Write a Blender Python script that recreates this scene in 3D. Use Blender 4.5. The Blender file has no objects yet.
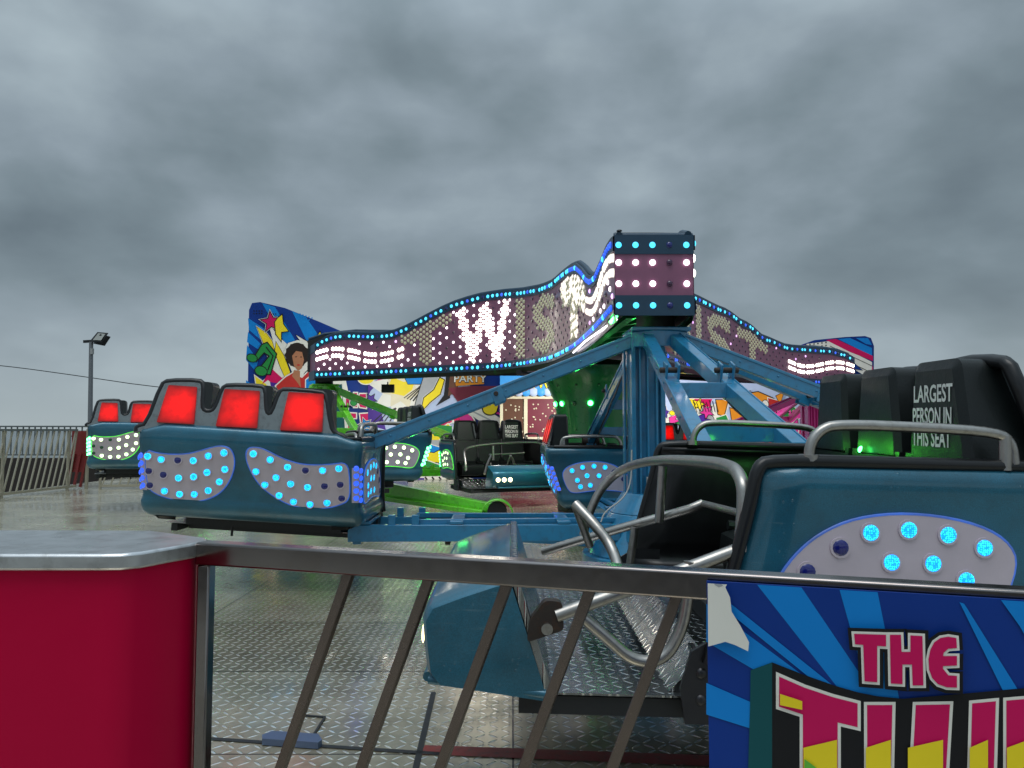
import bpy, math, random
from mathutils import Vector, Matrix
random.seed(7)
S = bpy.context.scene
COL = S.collection
PI = math.pi
R = math.radians

# ------------------------------------------------------------------ camera
F = 770.0
EYE = 1.5
PITCH = math.atan(46 / F)
cam_d = bpy.data.cameras.new('camera'); cam = bpy.data.objects.new('camera', cam_d); COL.objects.link(cam)
cam.location = (0, 0, EYE); cam.rotation_euler = (PI / 2 + PITCH, 0, 0)
cam_d.sensor_width = 36; cam_d.lens = F / 1024 * 36; cam_d.clip_end = 20000; cam_d.clip_start = 0.05
S.camera = cam

def ray(px, py):
    u = (px - 512) / F; v = (384 - py) / F
    return Vector((u, math.cos(PITCH) - v * math.sin(PITCH), math.sin(PITCH) + v * math.cos(PITCH)))
def at(px, py, Y):
    d = ray(px, py); return Vector((0, 0, EYE)) + d * (Y / d.y)
def on_plane(px, py, p0, n):
    d = ray(px, py); o = Vector((0, 0, EYE)); return o + d * ((p0 - o).dot(n) / d.dot(n))
def at_z(px, py, z):
    d = ray(px, py); return Vector((0, 0, EYE)) + d * ((z - EYE) / d.z)

# ------------------------------------------------------------------ node helpers
class NG:
    def __init__(s, tree): s.t = tree; s.n = tree.nodes; s.l = tree.links
    def node(s, typ, **kw):
        n = s.n.new(typ)
        for k, v in kw.items(): setattr(n, k, v)
        return n
    def link(s, a, b): s.l.new(a, b)
    def math(s, op, a, b=None, c=None, clamp=False):
        n = s.n.new('ShaderNodeMath'); n.operation = op; n.use_clamp = clamp
        for i, x in enumerate((a, b, c)):
            if x is None: continue
            if isinstance(x, (int, float)): n.inputs[i].default_value = x
            else: s.l.new(x, n.inputs[i])
        return n.outputs[0]
    def mix(s, fac, a, b, mode='MIX'):
        n = s.n.new('ShaderNodeMix'); n.data_type = 'RGBA'; n.blend_type = mode
        for sock, x in ((n.inputs[0], fac), (n.inputs[6], a), (n.inputs[7], b)):
            if isinstance(x, (int, float)): sock.default_value = x
            elif isinstance(x, tuple): sock.default_value = (*x[:3], 1)
            else: s.l.new(x, sock)
        return n.outputs[2]
    def noise(s, vec, scale, detail=4, rough=0.55, dist=0):
        n = s.n.new('ShaderNodeTexNoise'); n.inputs['Scale'].default_value = scale; n.inputs['Detail'].default_value = detail
        n.inputs['Roughness'].default_value = rough; n.inputs['Distortion'].default_value = dist
        if vec is not None: s.l.new(vec, n.inputs['Vector'])
        return n.outputs[0]
    def ramp(s, fac, stops):
        n = s.n.new('ShaderNodeValToRGB'); s.l.new(fac, n.inputs[0]); e = n.color_ramp.elements
        while len(e) < len(stops): e.new(0.5)
        for el, (p, c) in zip(e, stops):
            el.position = p; el.color = (*c, 1) if isinstance(c, tuple) else (c, c, c, 1)
        return n.outputs[0]

def new_mat(name):
    m = bpy.data.materials.new(name); m.use_nodes = True
    b = m.node_tree.nodes['Principled BSDF']
    return m, NG(m.node_tree), b

def mat(name, col, rough=0.5, metal=0.0, var=0.15, scale=6.0, rvar=0.1, coat=0.0, bump=0.0, bscale=60.0, spec=0.5, dirt=None):
    m, g, b = new_mat(name)
    tc = g.node('ShaderNodeTexCoord').outputs['Object']
    n = g.noise(tc, scale, 5)
    f = g.math('MULTIPLY_ADD', n, 2 * var, 1 - var)
    c = g.mix(1.0, col, (1, 1, 1), 'MULTIPLY')
    vm = g.node('ShaderNodeVectorMath', operation='SCALE'); vm.inputs[0].default_value = col[:3]; g.link(f, vm.inputs[3])
    out = vm.outputs[0]
    if dirt:
        n3 = g.noise(tc, scale * 2.3, 8, 0.7)
        out = g.mix(g.math('MULTIPLY', g.ramp(n3, [(0.5, 0.0), (0.72, 1.0)]), dirt[1]), out, dirt[0])
    g.link(out, b.inputs['Base Color'])
    n2 = g.noise(tc, scale * 4, 4)
    g.link(g.math('MULTIPLY_ADD', n2, 2 * rvar, max(rough - rvar, 0.02), clamp=True), b.inputs['Roughness'])
    b.inputs['Metallic'].default_value = metal
    b.inputs['Coat Weight'].default_value = coat
    b.inputs['Coat Roughness'].default_value = 0.08
    b.inputs['Specular IOR Level'].default_value = spec
    if bump:
        bp = g.node('ShaderNodeBump'); bp.inputs['Strength'].default_value = bump; bp.inputs['Distance'].default_value = 0.004
        g.link(g.noise(tc, bscale, 3), bp.inputs['Height']); g.link(bp.outputs[0], b.inputs['Normal'])
    return m

def fibreglass(name, col):
    """gel-coated fibreglass with metal flake and beads of rain"""
    m, g, b = new_mat(name)
    tc = g.node('ShaderNodeTexCoord').outputs['Object']
    n = g.noise(tc, 3, 4); fl = g.noise(tc, 260, 2)
    f = g.math('ADD', g.math('MULTIPLY_ADD', n, 0.5, 0.6), g.math('MULTIPLY_ADD', fl, 1.1, -0.5))
    vm = g.node('ShaderNodeVectorMath', operation='SCALE'); vm.inputs[0].default_value = col; g.link(f, vm.inputs[3])
    mp = g.node('ShaderNodeMapping'); mp.inputs['Scale'].default_value = (2, 2, 26); mp.inputs['Rotation'].default_value = (.3, .25, 0); g.link(tc, mp.inputs[0])
    sc = g.math('MULTIPLY', g.ramp(g.noise(mp.outputs[0], 2.2, 6, .7), [(0.60, 0.0), (0.70, 1.0)]), g.ramp(g.noise(tc, 2.4, 3), [(0.46, 0.0), (0.64, 0.5)]))
    grm = g.ramp(g.noise(tc, 1.7, 8, .65), [(0.45, 0.0), (0.72, 0.65)])
    c1 = g.mix(grm, vm.outputs[0], (0.012, 0.035, 0.04)); g.link(g.mix(sc, c1, (0.16, 0.26, 0.28)), b.inputs['Base Color'])
    b.inputs['Metallic'].default_value = 0.35
    g.link(g.math('MULTIPLY_ADD', fl, 0.35, 0.22), b.inputs['Roughness'])
    b.inputs['Coat Weight'].default_value = 0.7; b.inputs['Coat Roughness'].default_value = 0.1
    v = g.node('ShaderNodeTexVoronoi'); v.inputs['Scale'].default_value = 38; g.link(tc, v.inputs['Vector'])
    drops = g.math('MULTIPLY', g.ramp(v.outputs['Distance'], [(0.10, 1.0), (0.24, 0.0)]), g.ramp(g.noise(tc, 7, 2), [(0.5, 0.0), (0.62, 1.0)]))
    bp = g.node('ShaderNodeBump'); bp.inputs['Strength'].default_value = 0.8; bp.inputs['Distance'].default_value = 0.004
    g.link(drops, bp.inputs['Height']); g.link(bp.outputs[0], b.inputs['Coat Normal'])
    return m

def emit(name, col, strength, base=(0.1, 0.1, 0.1), pattern=None):
    m, g, b = new_mat(name)
    b.inputs['Base Color'].default_value = (*base, 1); b.inputs['Roughness'].default_value = 0.25
    b.inputs['Emission Color'].default_value = (*col, 1); b.inputs['Emission Strength'].default_value = strength
    tc = g.node('ShaderNodeTexCoord').outputs['Object']
    if pattern:
        v = g.node('ShaderNodeTexVoronoi'); v.inputs['Scale'].default_value = pattern[0]; v.inputs['Randomness'].default_value = .45
        oi = g.node('ShaderNodeObjectInfo'); ad = g.node('ShaderNodeVectorMath', operation='ADD'); g.link(tc, ad.inputs[0]); g.link(oi.outputs['Random'], ad.inputs[1]); g.link(ad.outputs[0], v.inputs['Vector'])
        f = g.ramp(v.outputs['Distance'], [(0.30, 1.0), (0.54, 0.0)])
        g.link(g.mix(f, pattern[1], col), b.inputs['Emission Color'])
    else:
        n = g.noise(tc, 8, 3)
        g.link(g.math('MULTIPLY', g.math('MULTIPLY_ADD', n, 1.8, 0.1), strength), b.inputs['Emission Strength'])
    return m

def treadplate(name, col, rough, cell=0.062, wet=1.0, rot=0.0, panel=(2.0, 1.25), metal=0.8):
    """raised lozenge tread plate in alternating directions, with plate seams and wear"""
    m, g, b = new_mat(name)
    tc0 = g.node('ShaderNodeTexCoord').outputs['Object']
    mp = g.node('ShaderNodeMapping'); g.link(tc0, mp.inputs[0]); mp.inputs['Rotation'].default_value = (0, 0, rot)
    tc = mp.outputs[0]
    sp = g.node('ShaderNodeSeparateXYZ'); g.link(tc, sp.inputs[0])
    x = g.math('DIVIDE', sp.outputs[0], cell); y = g.math('DIVIDE', sp.outputs[1], cell)
    ix = g.math('FLOOR', x); iy = g.math('FLOOR', y)
    fx = g.math('SUBTRACT', g.math('SUBTRACT', x, ix), 0.5); fy = g.math('SUBTRACT', g.math('SUBTRACT', y, iy), 0.5)
    par = g.math('FLOORED_MODULO', g.math('ADD', ix, iy), 2.0)
    sg = g.math('MULTIPLY_ADD', par, 2.0, -1.0)
    sfy = g.math('MULTIPLY', sg, fy)
    a = g.math('MULTIPLY', g.math('ADD', fx, sfy), 0.7071 / 0.52)
    c = g.math('MULTIPLY', g.math('SUBTRACT', fx, sfy), 0.7071 / 0.13)
    d = g.math('ADD', g.math('MULTIPLY', a, a), g.math('MULTIPLY', c, c))
    mask = g.ramp(d, [(0.35, 1.0), (1.0, 0.0)])
    # plate seams
    def seam(s, w):
        q = g.math('DIVIDE', s, w); fr = g.math('SUBTRACT', q, g.math('FLOOR', q))
        return g.math('LESS_THAN', fr, 0.010 / w)
    sm = g.math('MAXIMUM', seam(sp.outputs[0], panel[0]), seam(sp.outputs[1], panel[1]))
    pn = g.node('ShaderNodeTexWhiteNoise'); pn.noise_dimensions = '2D'
    cmb = g.node('ShaderNodeCombineXYZ')
    g.link(g.math('FLOOR', g.math('DIVIDE', sp.outputs[0], panel[0])), cmb.inputs[0]); g.link(g.math('FLOOR', g.math('DIVIDE', sp.outputs[1], panel[1])), cmb.inputs[1])
    g.link(cmb.outputs[0], pn.inputs['Vector'])
    wear = g.noise(tc, 0.9, 6, 0.6); grime = g.noise(tc, 5.0, 8, 0.65)
    f = g.math('ADD', g.math('MULTIPLY_ADD', wear, 1.3, 0.2), g.math('MULTIPLY_ADD', pn.outputs[0], 0.3, -0.1))
    vm = g.node('ShaderNodeVectorMath', operation='SCALE'); vm.inputs[0].default_value = col; g.link(f, vm.inputs[3])
    base = g.mix(g.math('MULTIPLY', g.ramp(grime, [(0.42, 0.0), (0.75, 1.0)]), 0.6), vm.outputs[0], (0.13, 0.11, 0.06))
    base = g.mix(g.math('MULTIPLY', mask, 0.95), base, (0.85, 0.84, 0.80))
    base = g.mix(sm, base, (0.02, 0.018, 0.015))
    g.link(base, b.inputs['Base Color'])
    b.inputs['Metallic'].default_value = metal
    rr = g.math('ADD', g.math('MULTIPLY_ADD', grime, 0.26, rough - 0.16), g.math('MULTIPLY', g.ramp(wear, [(0.40, 0.0), (0.62, 1.0)]), 0.14))
    g.link(g.math('SUBTRACT', rr, g.math('MULTIPLY', mask, 0.10), clamp=True), b.inputs['Roughness'])
    bp = g.node('ShaderNodeBump'); bp.inputs['Strength'].default_value = 0.55; bp.inputs['Distance'].default_value = 0.005
    g.link(g.math('ADD', mask, g.math('MULTIPLY', grime, 0.25)), bp.inputs['Height']); g.link(bp.outputs[0], b.inputs['Normal'])
    return m

# ------------------------------------------------------------------ materials
M = {}
M['teal'] = fibreglass('teal_fibreglass', (0.012, 0.135, 0.215))
M['black'] = mat('black_rubber', (0.006, 0.006, 0.007), 0.34, coat=0.12, spec=.4)
M['seat'] = mat('black_seat_moulding', (0.006, 0.009, 0.009), 0.42, bump=0.25, bscale=120, coat=0.05, spec=.35)
M['silver'] = mat('silver_panel', (0.55, 0.48, 0.54), 0.36, 0.1, bump=0.1)
M['greypanel'] = mat('grey_back_panel', (0.16, 0.19, 0.20), 0.45, 0.2, dirt=((0.05, 0.05, 0.05), 0.6))
M['chrome'] = mat('scuffed_stainless_tube', (0.40, 0.38, 0.355), 0.34, 1.0, rvar=0.12, scale=14, dirt=((0.22, 0.18, 0.14), 0.5))
M['rail'] = mat('brushed_stainless_rail', (0.24, 0.215, 0.21), 0.16, 1.0, rvar=0.06, scale=9, dirt=((0.2, 0.16, 0.13), 0.5))
M['bar'] = mat('dull_steel_bar', (0.17, 0.135, 0.12), 0.24, 0.95, rvar=0.12, scale=12)
M['plate_top'] = mat('flat_stainless_top', (0.55, 0.56, 0.57), 0.33, 0.9, rvar=0.15, scale=5, dirt=((0.16, 0.14, 0.12), 0.6))
M['rusty'] = mat('rusty_bracket', (0.035, 0.027, 0.022), 0.6, 0.3, scale=20, dirt=((0.09, 0.035, 0.015), 0.7))
M['crimson'] = mat('crimson_panel', (0.46, 0.0005, 0.038), 0.40, coat=0.0, spec=.12, var=0.1, scale=2)
M['blue_steel'] = mat('blue_painted_steel', (0.018, 0.20, 0.38), 0.32, coat=0.6, scale=5, dirt=((0.03, 0.06, 0.08), 0.5))
M['green_steel'] = mat('lime_painted_steel', (0.16, 0.66, 0.03), 0.32, coat=0.5, scale=5, dirt=((0.03, 0.08, 0.02), 0.5))
M['pink_steel'] = mat('magenta_painted_steel', (0.62, 0.02, 0.26), 0.35, coat=0.5, scale=5)
M['purple'] = mat('mauve_sign_face', (0.24, 0.08, 0.15), 0.5, var=0.12, scale=1.5, coat=0.2)
M['navy'] = mat('navy_border', (0.007, 0.042, 0.085), 0.45, coat=0.1)
M['dark'] = mat('dark_underside', (0.012, 0.014, 0.016), 0.6)
M['darkgreen'] = mat('dark_green_cone', (0.008, 0.18, 0.05), 0.30, coat=0.6, scale=3)
M['lampoff'] = mat('unlit_purple_lens', (0.05, 0.008, 0.045), 0.2, coat=0.6)
M['lampoffb'] = mat('unlit_blue_lens', (0.008, 0.012, 0.16), 0.2, coat=0.6)
M['lampoffg'] = mat('unlit_green_lens', (0.006, 0.08, 0.02), 0.2, coat=0.6)
M['lampoffy'] = mat('unlit_cream_lens', (0.85, 0.76, 0.50), 0.22, coat=0.7)
M['cyan'] = emit('cyan_led', (0.02, 0.80, 1.0), 1.8, (0.02, 0.1, 0.2), pattern=(125, (0.0, 0.22, 0.85)))
M['signcyan'] = emit('sign_cyan_led', (0.05, 0.62, 1.0), 1.7)
M['signblue'] = emit('sign_blue_led', (0.01, 0.10, 1.0), 1.1)
M['white'] = emit('white_led', (1.0, 0.90, 0.98), 3.2)
M['warmw'] = emit('bright_white_led', (1.0, 0.97, 0.82), 6.0)
M['creamled'] = emit('cream_led', (1.0, 0.92, 0.80), 1.15)
M['pinkled'] = emit('violet_white_led', (0.85, 0.45, 1.0), 1.6)
M['greenled'] = emit('green_white_led', (0.62, 1.0, 0.42), 3.6)
M['puregreen'] = emit('green_led', (0.05, 1.0, 0.15), 16.0)
M['headl'] = emit('warm_headlight', (1.0, 0.80, 0.42), 4.5)
M['redlamp'] = emit('red_lit_panel', (1.0, 0.002, 0.001), 0.95, (0.12, 0.0, 0.0))
m_, g_r, b_r = new_mat('red_backlit_panel'); b_r.inputs['Base Color'].default_value = (.10, 0, 0, 1); b_r.inputs['Roughness'].default_value = .35
tcr = g_r.node('ShaderNodeTexCoord'); sr = g_r.node('ShaderNodeSeparateXYZ'); g_r.link(tcr.outputs['Generated'], sr.inputs[0])
def hump(o): return g_r.math('SUBTRACT', 1.0, g_r.math('POWER', g_r.math('ABSOLUTE', g_r.math('MULTIPLY_ADD', o, 2.0, -1.0)), 3.0))
fr = g_r.math('MULTIPLY', hump(sr.outputs[1]), hump(sr.outputs[2])); nr = g_r.noise(tcr.outputs['Object'], 7, 3)
g_r.link(g_r.math('MULTIPLY', g_r.math('MULTIPLY_ADD', fr, .85, .16), g_r.math('MULTIPLY_ADD', nr, 1.5, .15)), b_r.inputs['Emission Strength']); b_r.inputs['Emission Color'].default_value = (1.0, .003, .001, 1)
M['redlamp'] = m_
M['bluerimglow'] = emit('blue_rim_glow', (0.01, 0.16, 0.9), 0.4)  # glowing rim stands in for lamp light reflected along the panel edge
M['greenrimglow'] = emit('green_rim_glow', (0.08, 0.9, 0.03), 1.2)  # stronger green rim glow, in place of lamp light on the panel
M['deck'] = treadplate('deck_treadplate', (0.54, 0.49, 0.36), 0.18, metal=.6, panel=(2.44, 1.22))
M['floor'] = treadplate('footwell_treadplate', (0.30, 0.31, 0.32), 0.20, cell=0.052, metal=1.0, panel=(9, 9))
M['letter'] = mat('white_lettering', (0.78, 0.78, 0.74), 0.6, dirt=((0.3, 0.3, 0.3), 0.5))
M['greybox'] = mat('grey_plastic_box', (0.42, 0.42, 0.40), 0.5)
M['fence'] = mat('weathered_galvanised_bar', (0.38, 0.35, 0.27), 0.5, 0.3, scale=4)
M['outer'] = mat('outer_grey_railing', (0.13, 0.15, 0.15), 0.6, scale=4)
M['wallm'] = mat('dark_sea_wall', (0.035, 0.028, 0.024), 0.9, scale=3, bump=0.5, bscale=12)
M['postm'] = mat('galvanised_post', (0.22, 0.23, 0.24), 0.5, 0.4)
M['tyre'] = mat('tyre', (0.015, 0.015, 0.015), 0.8)
PAL = dict(blue1=(0.003, 0.034, 0.23), blue2=(0.003, 0.21, 0.62), blue3=(0.05, 0.30, 0.72), white=(0.74, 0.72, 0.66), yellow=(0.82, 0.64, 0.02), crimson=(0.58, 0.004, 0.10),
           green=(0.02, 0.24, 0.05), lime=(0.12, 0.45, 0.05), black=(0.010, 0.010, 0.012), red=(0.48, 0.03, 0.025), skin=(0.40, 0.17, 0.09), hair=(0.022, 0.014, 0.012),
           orange=(0.72, 0.26, 0.02), pink=(0.66, 0.04, 0.28), cream=(0.70, 0.63, 0.46), violet=(0.06, 0.02, 0.25), grey=(0.35, 0.36, 0.38), teal=(0.005, 0.075, 0.085), brown=(0.12, 0.05, 0.03), maroon=(0.16, 0.02, 0.04),
           paleblue=(0.42, 0.50, 0.70))
for k, c in PAL.items(): M['p_' + k] = mat('painted_' + k, c, 0.42, var=0.14, scale=3.5, coat=0.0, spec=.22, rvar=.06)

# ------------------------------------------------------------------ mesh builder
class MB:
    def __init__(s): s.v = []; s.f = []; s.mi = []; s.mats = []
    def _m(s, m):
        if m not in s.mats: s.mats.append(m)
        return s.mats.index(m)
    def add(s, vs, fs, m=None):
        o = len(s.v); s.v += [tuple(v) for v in vs]; mi = s._m(m)
        for f in fs: s.f.append(tuple(o + i for i in f)); s.mi.append(mi)
    def box(s, c, d, m=None, rz=0, rot=None, bev=0):
        c = Vector(c); hx, hy, hz = d[0] / 2, d[1] / 2, d[2] / 2
        rt = rot if rot is not None else Matrix.Rotation(rz, 3, 'Z')
        vs = [c + rt @ Vector((x * hx, y * hy, z * hz)) for x in (-1, 1) for y in (-1, 1) for z in (-1, 1)]
        s.add(vs, [(0, 1, 3, 2), (4, 6, 7, 5), (0, 4, 5, 1), (2, 3, 7, 6), (0, 2, 6, 4), (1, 5, 7, 3)], m)
    def beam(s, a, b, w, h, m=None, up=(0, 0, 1)):
        a = Vector(a); b = Vector(b); d = (b - a); L = d.length; d.normalize()
        up = Vector(up)
        if abs(d.dot(up)) > 0.99: up = Vector((1, 0, 0))
        y = up.cross(d).normalized(); z = d.cross(y)
        rt = Matrix((d, y, z)).transposed()
        s.box((a + b) / 2, (L, w, h), m, rot=rt)
    def tube(s, pts, r, m=None, n=10, close=False, smooth=0):
        P = [Vector(p) for p in pts]
        for _ in range(smooth):
            Q = [P[0]]
            for i in range(len(P) - 1):
                a, b = P[i], P[i + 1]
                Q += [a * 0.75 + b * 0.25, a * 0.25 + b * 0.75]
            Q.append(P[-1]); P = Q
        N = len(P); vs = []; ref = None
        for i, p in enumerate(P):
            d = (P[(i + 1) % N] - P[i - 1]) if close else (P[min(i + 1, N - 1)] - P[max(i - 1, 0)])
            d.normalize()
            if ref is None: ref = Vector((0, 0, 1)) if abs(d.z) < 0.9 else Vector((1, 0, 0))
            x = (ref - d * ref.dot(d)); x.normalize(); y = d.cross(x); ref = x
            for k in range(n):
                t = 2 * PI * k / n; vs.append(p + (x * math.cos(t) + y * math.sin(t)) * r)
        fs = []
        for i in range(N if close else N - 1):
            for k in range(n):
                a = i * n + k; b = i * n + (k + 1) % n; j = ((i + 1) % N) * n
                fs.append((a, b, j + (k + 1) % n, j + k))
        if not close: fs += [tuple(range(n))[::-1], tuple((N - 1) * n + k for k in range(n))]
        s.add(vs, fs, m)
    def prism(s, poly, off, m=None, m2=None):
        """poly: 3-D points, off: vector to extrude by"""
        P = [Vector(p) for p in poly]; o = Vector(off); n = len(P)
        s.add(P + [p + o for p in P], [tuple(range(n))[::-1], tuple(range(n, 2 * n))] + [(i, (i + 1) % n, n + (i + 1) % n, n + i) for i in range(n)], m)
    def dome(s, c, nrm, r, m=None, n=10, flat=0.55, rings=3):
        c = Vector(c); nrm = Vector(nrm).normalized()
        x = nrm.orthogonal().normalized(); y = nrm.cross(x)
        vs = []; fs = []
        for i in range(rings):
            t = PI / 2 * i / rings
            for k in range(n):
                a = 2 * PI * k / n; vs.append(c + (x * math.cos(a) + y * math.sin(a)) * r * math.cos(t) + nrm * r * flat * math.sin(t))
        vs.append(c + nrm * r * flat)
        for i in range(rings - 1):
            for k in range(n): fs.append((i * n + k, i * n + (k + 1) % n, (i + 1) * n + (k + 1) % n, (i + 1) * n + k))
        for k in range(n): fs.append(((rings - 1) * n + k, (rings - 1) * n + (k + 1) % n, rings * n))
        s.add(vs, fs, m)
    def grid(s, rows, m=None, closeu=False):
        n = len(rows[0]); vs = [p for r in rows for p in r]; fs = []
        for i in range(len(rows) - 1):
            for k in range(n if closeu else n - 1):
                a = i * n + k; b = i * n + (k + 1) % n
                fs.append((a, b, b + n, a + n))
        s.add(vs, fs, m)
    def cyl(s, a, b, r, m=None, n=16, r2=None):
        a = Vector(a); b = Vector(b); d = (b - a).normalized(); x = d.orthogonal().normalized(); y = d.cross(x); r2 = r if r2 is None else r2
        vs = [a + (x * math.cos(2 * PI * k / n) + y * math.sin(2 * PI * k / n)) * r for k in range(n)] + [b + (x * math.cos(2 * PI * k / n) + y * math.sin(2 * PI * k / n)) * r2 for k in range(n)]
        s.add(vs, [tuple(range(n))[::-1], tuple(range(n, 2 * n))] + [(k, (k + 1) % n, n + (k + 1) % n, n + k) for k in range(n)], m)
    def build(s, name, m=None, parent=None, smooth=True, bevel=0, solid=0, tri=False, mats=None):
        me = bpy.data.meshes.new(name); me.from_pydata(s.v, [], s.f)
        ml = [M[x] if isinstance(x, str) else x for x in (mats or [q if q else m for q in s.mats])]
        for x in ml: me.materials.append(x)
        me.polygons.foreach_set('material_index', s.mi if not mats else [0] * len(s.mi))
        me.update(); me.validate()
        if smooth:
            me.polygons.foreach_set('use_smooth', [True] * len(me.polygons)); me.set_sharp_from_angle(angle=R(42))
        o = bpy.data.objects.new(name, me); COL.objects.link(o)
        if parent: o.parent = parent
        if solid:
            md = o.modifiers.new('solid', 'SOLIDIFY'); md.thickness = solid; md.offset = -1
            if mats and len(mats) > 1: md.material_offset = 1; md.material_offset_rim = 1
        if bevel:
            md = o.modifiers.new('bevel', 'BEVEL'); md.width = bevel; md.segments = 2; md.limit_method = 'ANGLE'; md.angle_limit = R(40)
        return o

def tag(o, label=None, cat=None, group=None, kind=None):
    if label: o['label'] = label
    if cat: o['category'] = cat
    if group: o['group'] = group
    if kind: o['kind'] = kind
    return o
def thing(name, label, cat, loc=(0, 0, 0), rot=(0, 0, 0), group=None):
    o = bpy.data.objects.new(name, None); COL.objects.link(o); o.location = loc; o.rotation_euler = rot; o.empty_display_size = 0.2
    return tag(o, label, cat, group)
def copy_tree(o, parent=None):
    c = o.copy(); COL.objects.link(c)
    if parent: c.parent = parent
    for ch in [x for x in S.objects if x.parent == o]: copy_tree(ch, c)
    return c
def inflate(poly, d):
    n = len(poly); ar = sum(poly[i][0] * poly[(i + 1) % n][1] - poly[(i + 1) % n][0] * poly[i][1] for i in range(n))
    sgn = 1 if ar > 0 else -1; out = []
    for i in range(n):
        a = Vector(poly[i - 1]); b = Vector(poly[i]); c = Vector(poly[(i + 1) % n])
        e1 = (b - a).normalized(); e2 = (c - b).normalized()
        n1 = Vector((e1.y, -e1.x)) * sgn; n2 = Vector((e2.y, -e2.x)) * sgn
        k = n1 + n2; L = k.length
        k = k / L * min(d / max(L / 2, 0.35), 2.2 * d) if L > 1e-4 else n1 * d
        out.append((b.x + k.x, b.y + k.y))
    return out
def font_mesh(body, size, offset=0.0, align='CENTER', res=3):
    cu = bpy.data.curves.new('t', 'FONT'); cu.body = body; cu.size = size; cu.offset = offset; cu.align_x = align; cu.align_y = 'CENTER'; cu.resolution_u = res
    ob = bpy.data.objects.new('t', cu); COL.objects.link(ob)
    dg = bpy.context.evaluated_depsgraph_get(); me = bpy.data.meshes.new_from_object(ob.evaluated_get(dg))
    vs = [tuple(v.co) for v in me.vertices]; fs = [tuple(p.vertices) for p in me.polygons]
    bpy.data.objects.remove(ob); bpy.data.curves.remove(cu); bpy.data.meshes.remove(me)
    return vs, fs

# ------------------------------------------------------------------ setting
def sheet(name, pts, z, m, kind='structure'):
    b = MB(); b.add([(x, y, z) for x, y in pts], [tuple(range(len(pts)))]); o = b.build(name, m, smooth=False); tag(o, kind=kind); return o
mg = mat('tarmac_ground', (0.035, 0.033, 0.030), 0.8, scale=0.4, bump=0.4, bscale=30)
ground = sheet('ground', [(-6000, -400), (6000, -400), (6000, 62), (-6000, 62)], -0.95, mg)
msea, gs, bs = new_mat('sea_water'); bs.inputs['Base Color'].default_value = (0.10, 0.12, 0.12, 1); bs.inputs['Roughness'].default_value = 0.25
tcs = gs.node('ShaderNodeTexCoord').outputs['Object']; bps = gs.node('ShaderNodeBump'); bps.inputs['Distance'].default_value = 0.1; bps.inputs['Strength'].default_value = 0.5
gs.link(gs.noise(tcs, 0.4, 5), bps.inputs['Height']); gs.link(bps.outputs[0], bs.inputs['Normal'])
sea = sheet('sea', [(-9000, 62), (9000, 62), (9000, 12000), (-9000, 12000)], -1.6, msea)
# ride deck: a raised steel platform
b = MB(); b.box((0.8, 11.0, -0.06), (26, 28, 0.12)); deck = b.build('deck', 'deck'); tag(deck, kind='structure')
b = MB()
for x in range(-11, 14, 3):
    for y in range(-2, 25, 4): b.box((x + .3, y, -0.54), (0.2, 0.2, 0.84))
tag(b.build('deck_supports', 'dark'), kind='structure')
# seam, hatch and red edge in the deck
b = MB(); P = lambda x, y, z=0.004: at_z(x, y, z)
b.add([P(150, 733), P(440, 752), P(440, 755), P(150, 736)], [(0, 1, 2, 3)])
b.add([P(431, 692), P(436, 692), P(414, 790), P(407, 790)], [(0, 1, 2, 3)])
tag(b.build('deck_seam', 'dark', smooth=False), kind='structure')
b = MB(); b.add([P(425, 745), P(760, 757), P(760, 768), P(420, 754)], [(0, 1, 2, 3)])
tag(b.build('painted_strip', mat('worn_red_paint', (0.22, 0.02, 0.015), 0.5, dirt=((0.06, 0.04, 0.03), 0.9), scale=10), smooth=False), kind='structure')
b = MB()
q = [P(302, 715, .006), P(325, 717, .006), P(309, 742, .006), P(286, 740, .006)]
for i in range(4): b.beam(q[i], q[(i + 1) % 4], 0.012, 0.006)
b.prism([P(262, 741), P(272, 737), P(318, 740), P(322, 746), P(318, 749), P(262, 745)], (0, 0, 0.03), 'bluem')
M['bluem'] = mat('worn_blue_plate', (0.12, 0.18, 0.30), 0.35, 0.6)
hatch = b.build('deck_hatch', 'dark'); tag(hatch, kind='structure')

# ------------------------------------------------------------------ ride car
LX, LY, LZ = 1.30, 4.0, 0.08
def L(px, py, Y):
    p = at(px, py, Y); return Vector((LX - p.x, LY - p.y, p.z + LZ))
def RV(px, py):
    dx = px - 253; dy = py - 455; c, s = math.cos(R(3.5)), math.sin(R(3.5))
    return (-(dx * c + dy * s) * .00896, 1.5 - (455 + (-dx * s + dy * c) - 430) * .00896)
def RVc(px, py):
    y, z = RV(px, py); Y = 6.9 + .02 + (z - 1.44) * .26; k = Y / 6.9
    return -2.36 - (-2.36 - y) * k, 1.5 + (z - 1.5) * k
def z5(x, y): return (60 + x / 5.12, 370 + y / 5.12)
def z6(x, y): return (230 + x / 5.12, 370 + y / 5.12)
MOUTH_L = [(450, 438, 1), (540, 455, 1), (625, 460, 0), (705, 462, 1), (785, 438, 1), (867, 422, 1), (457, 515, 0), (541, 535, 0), (618, 552, 1), (697, 546, 1), (769, 523, 1), (863, 507, 1),
           (460, 590, 0), (536, 620, 1), (613, 637, 1), (690, 638, 1), (765, 618, 1), (828, 572, 1)]
MOUTH_R = [(147, 427, 1), (231, 457, 1), (317, 495, 1), (408, 512, 0), (496, 512, 1), (580, 502, 1), (152, 518, 1), (253, 549, 1), (326, 582, 1), (412, 600, 1), (500, 594, 0), (582, 586, 0),
           (192, 587, 1), (261, 643, 1), (333, 676, 1), (418, 690, 1), (507, 682, 1), (585, 658, 0)]
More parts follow.
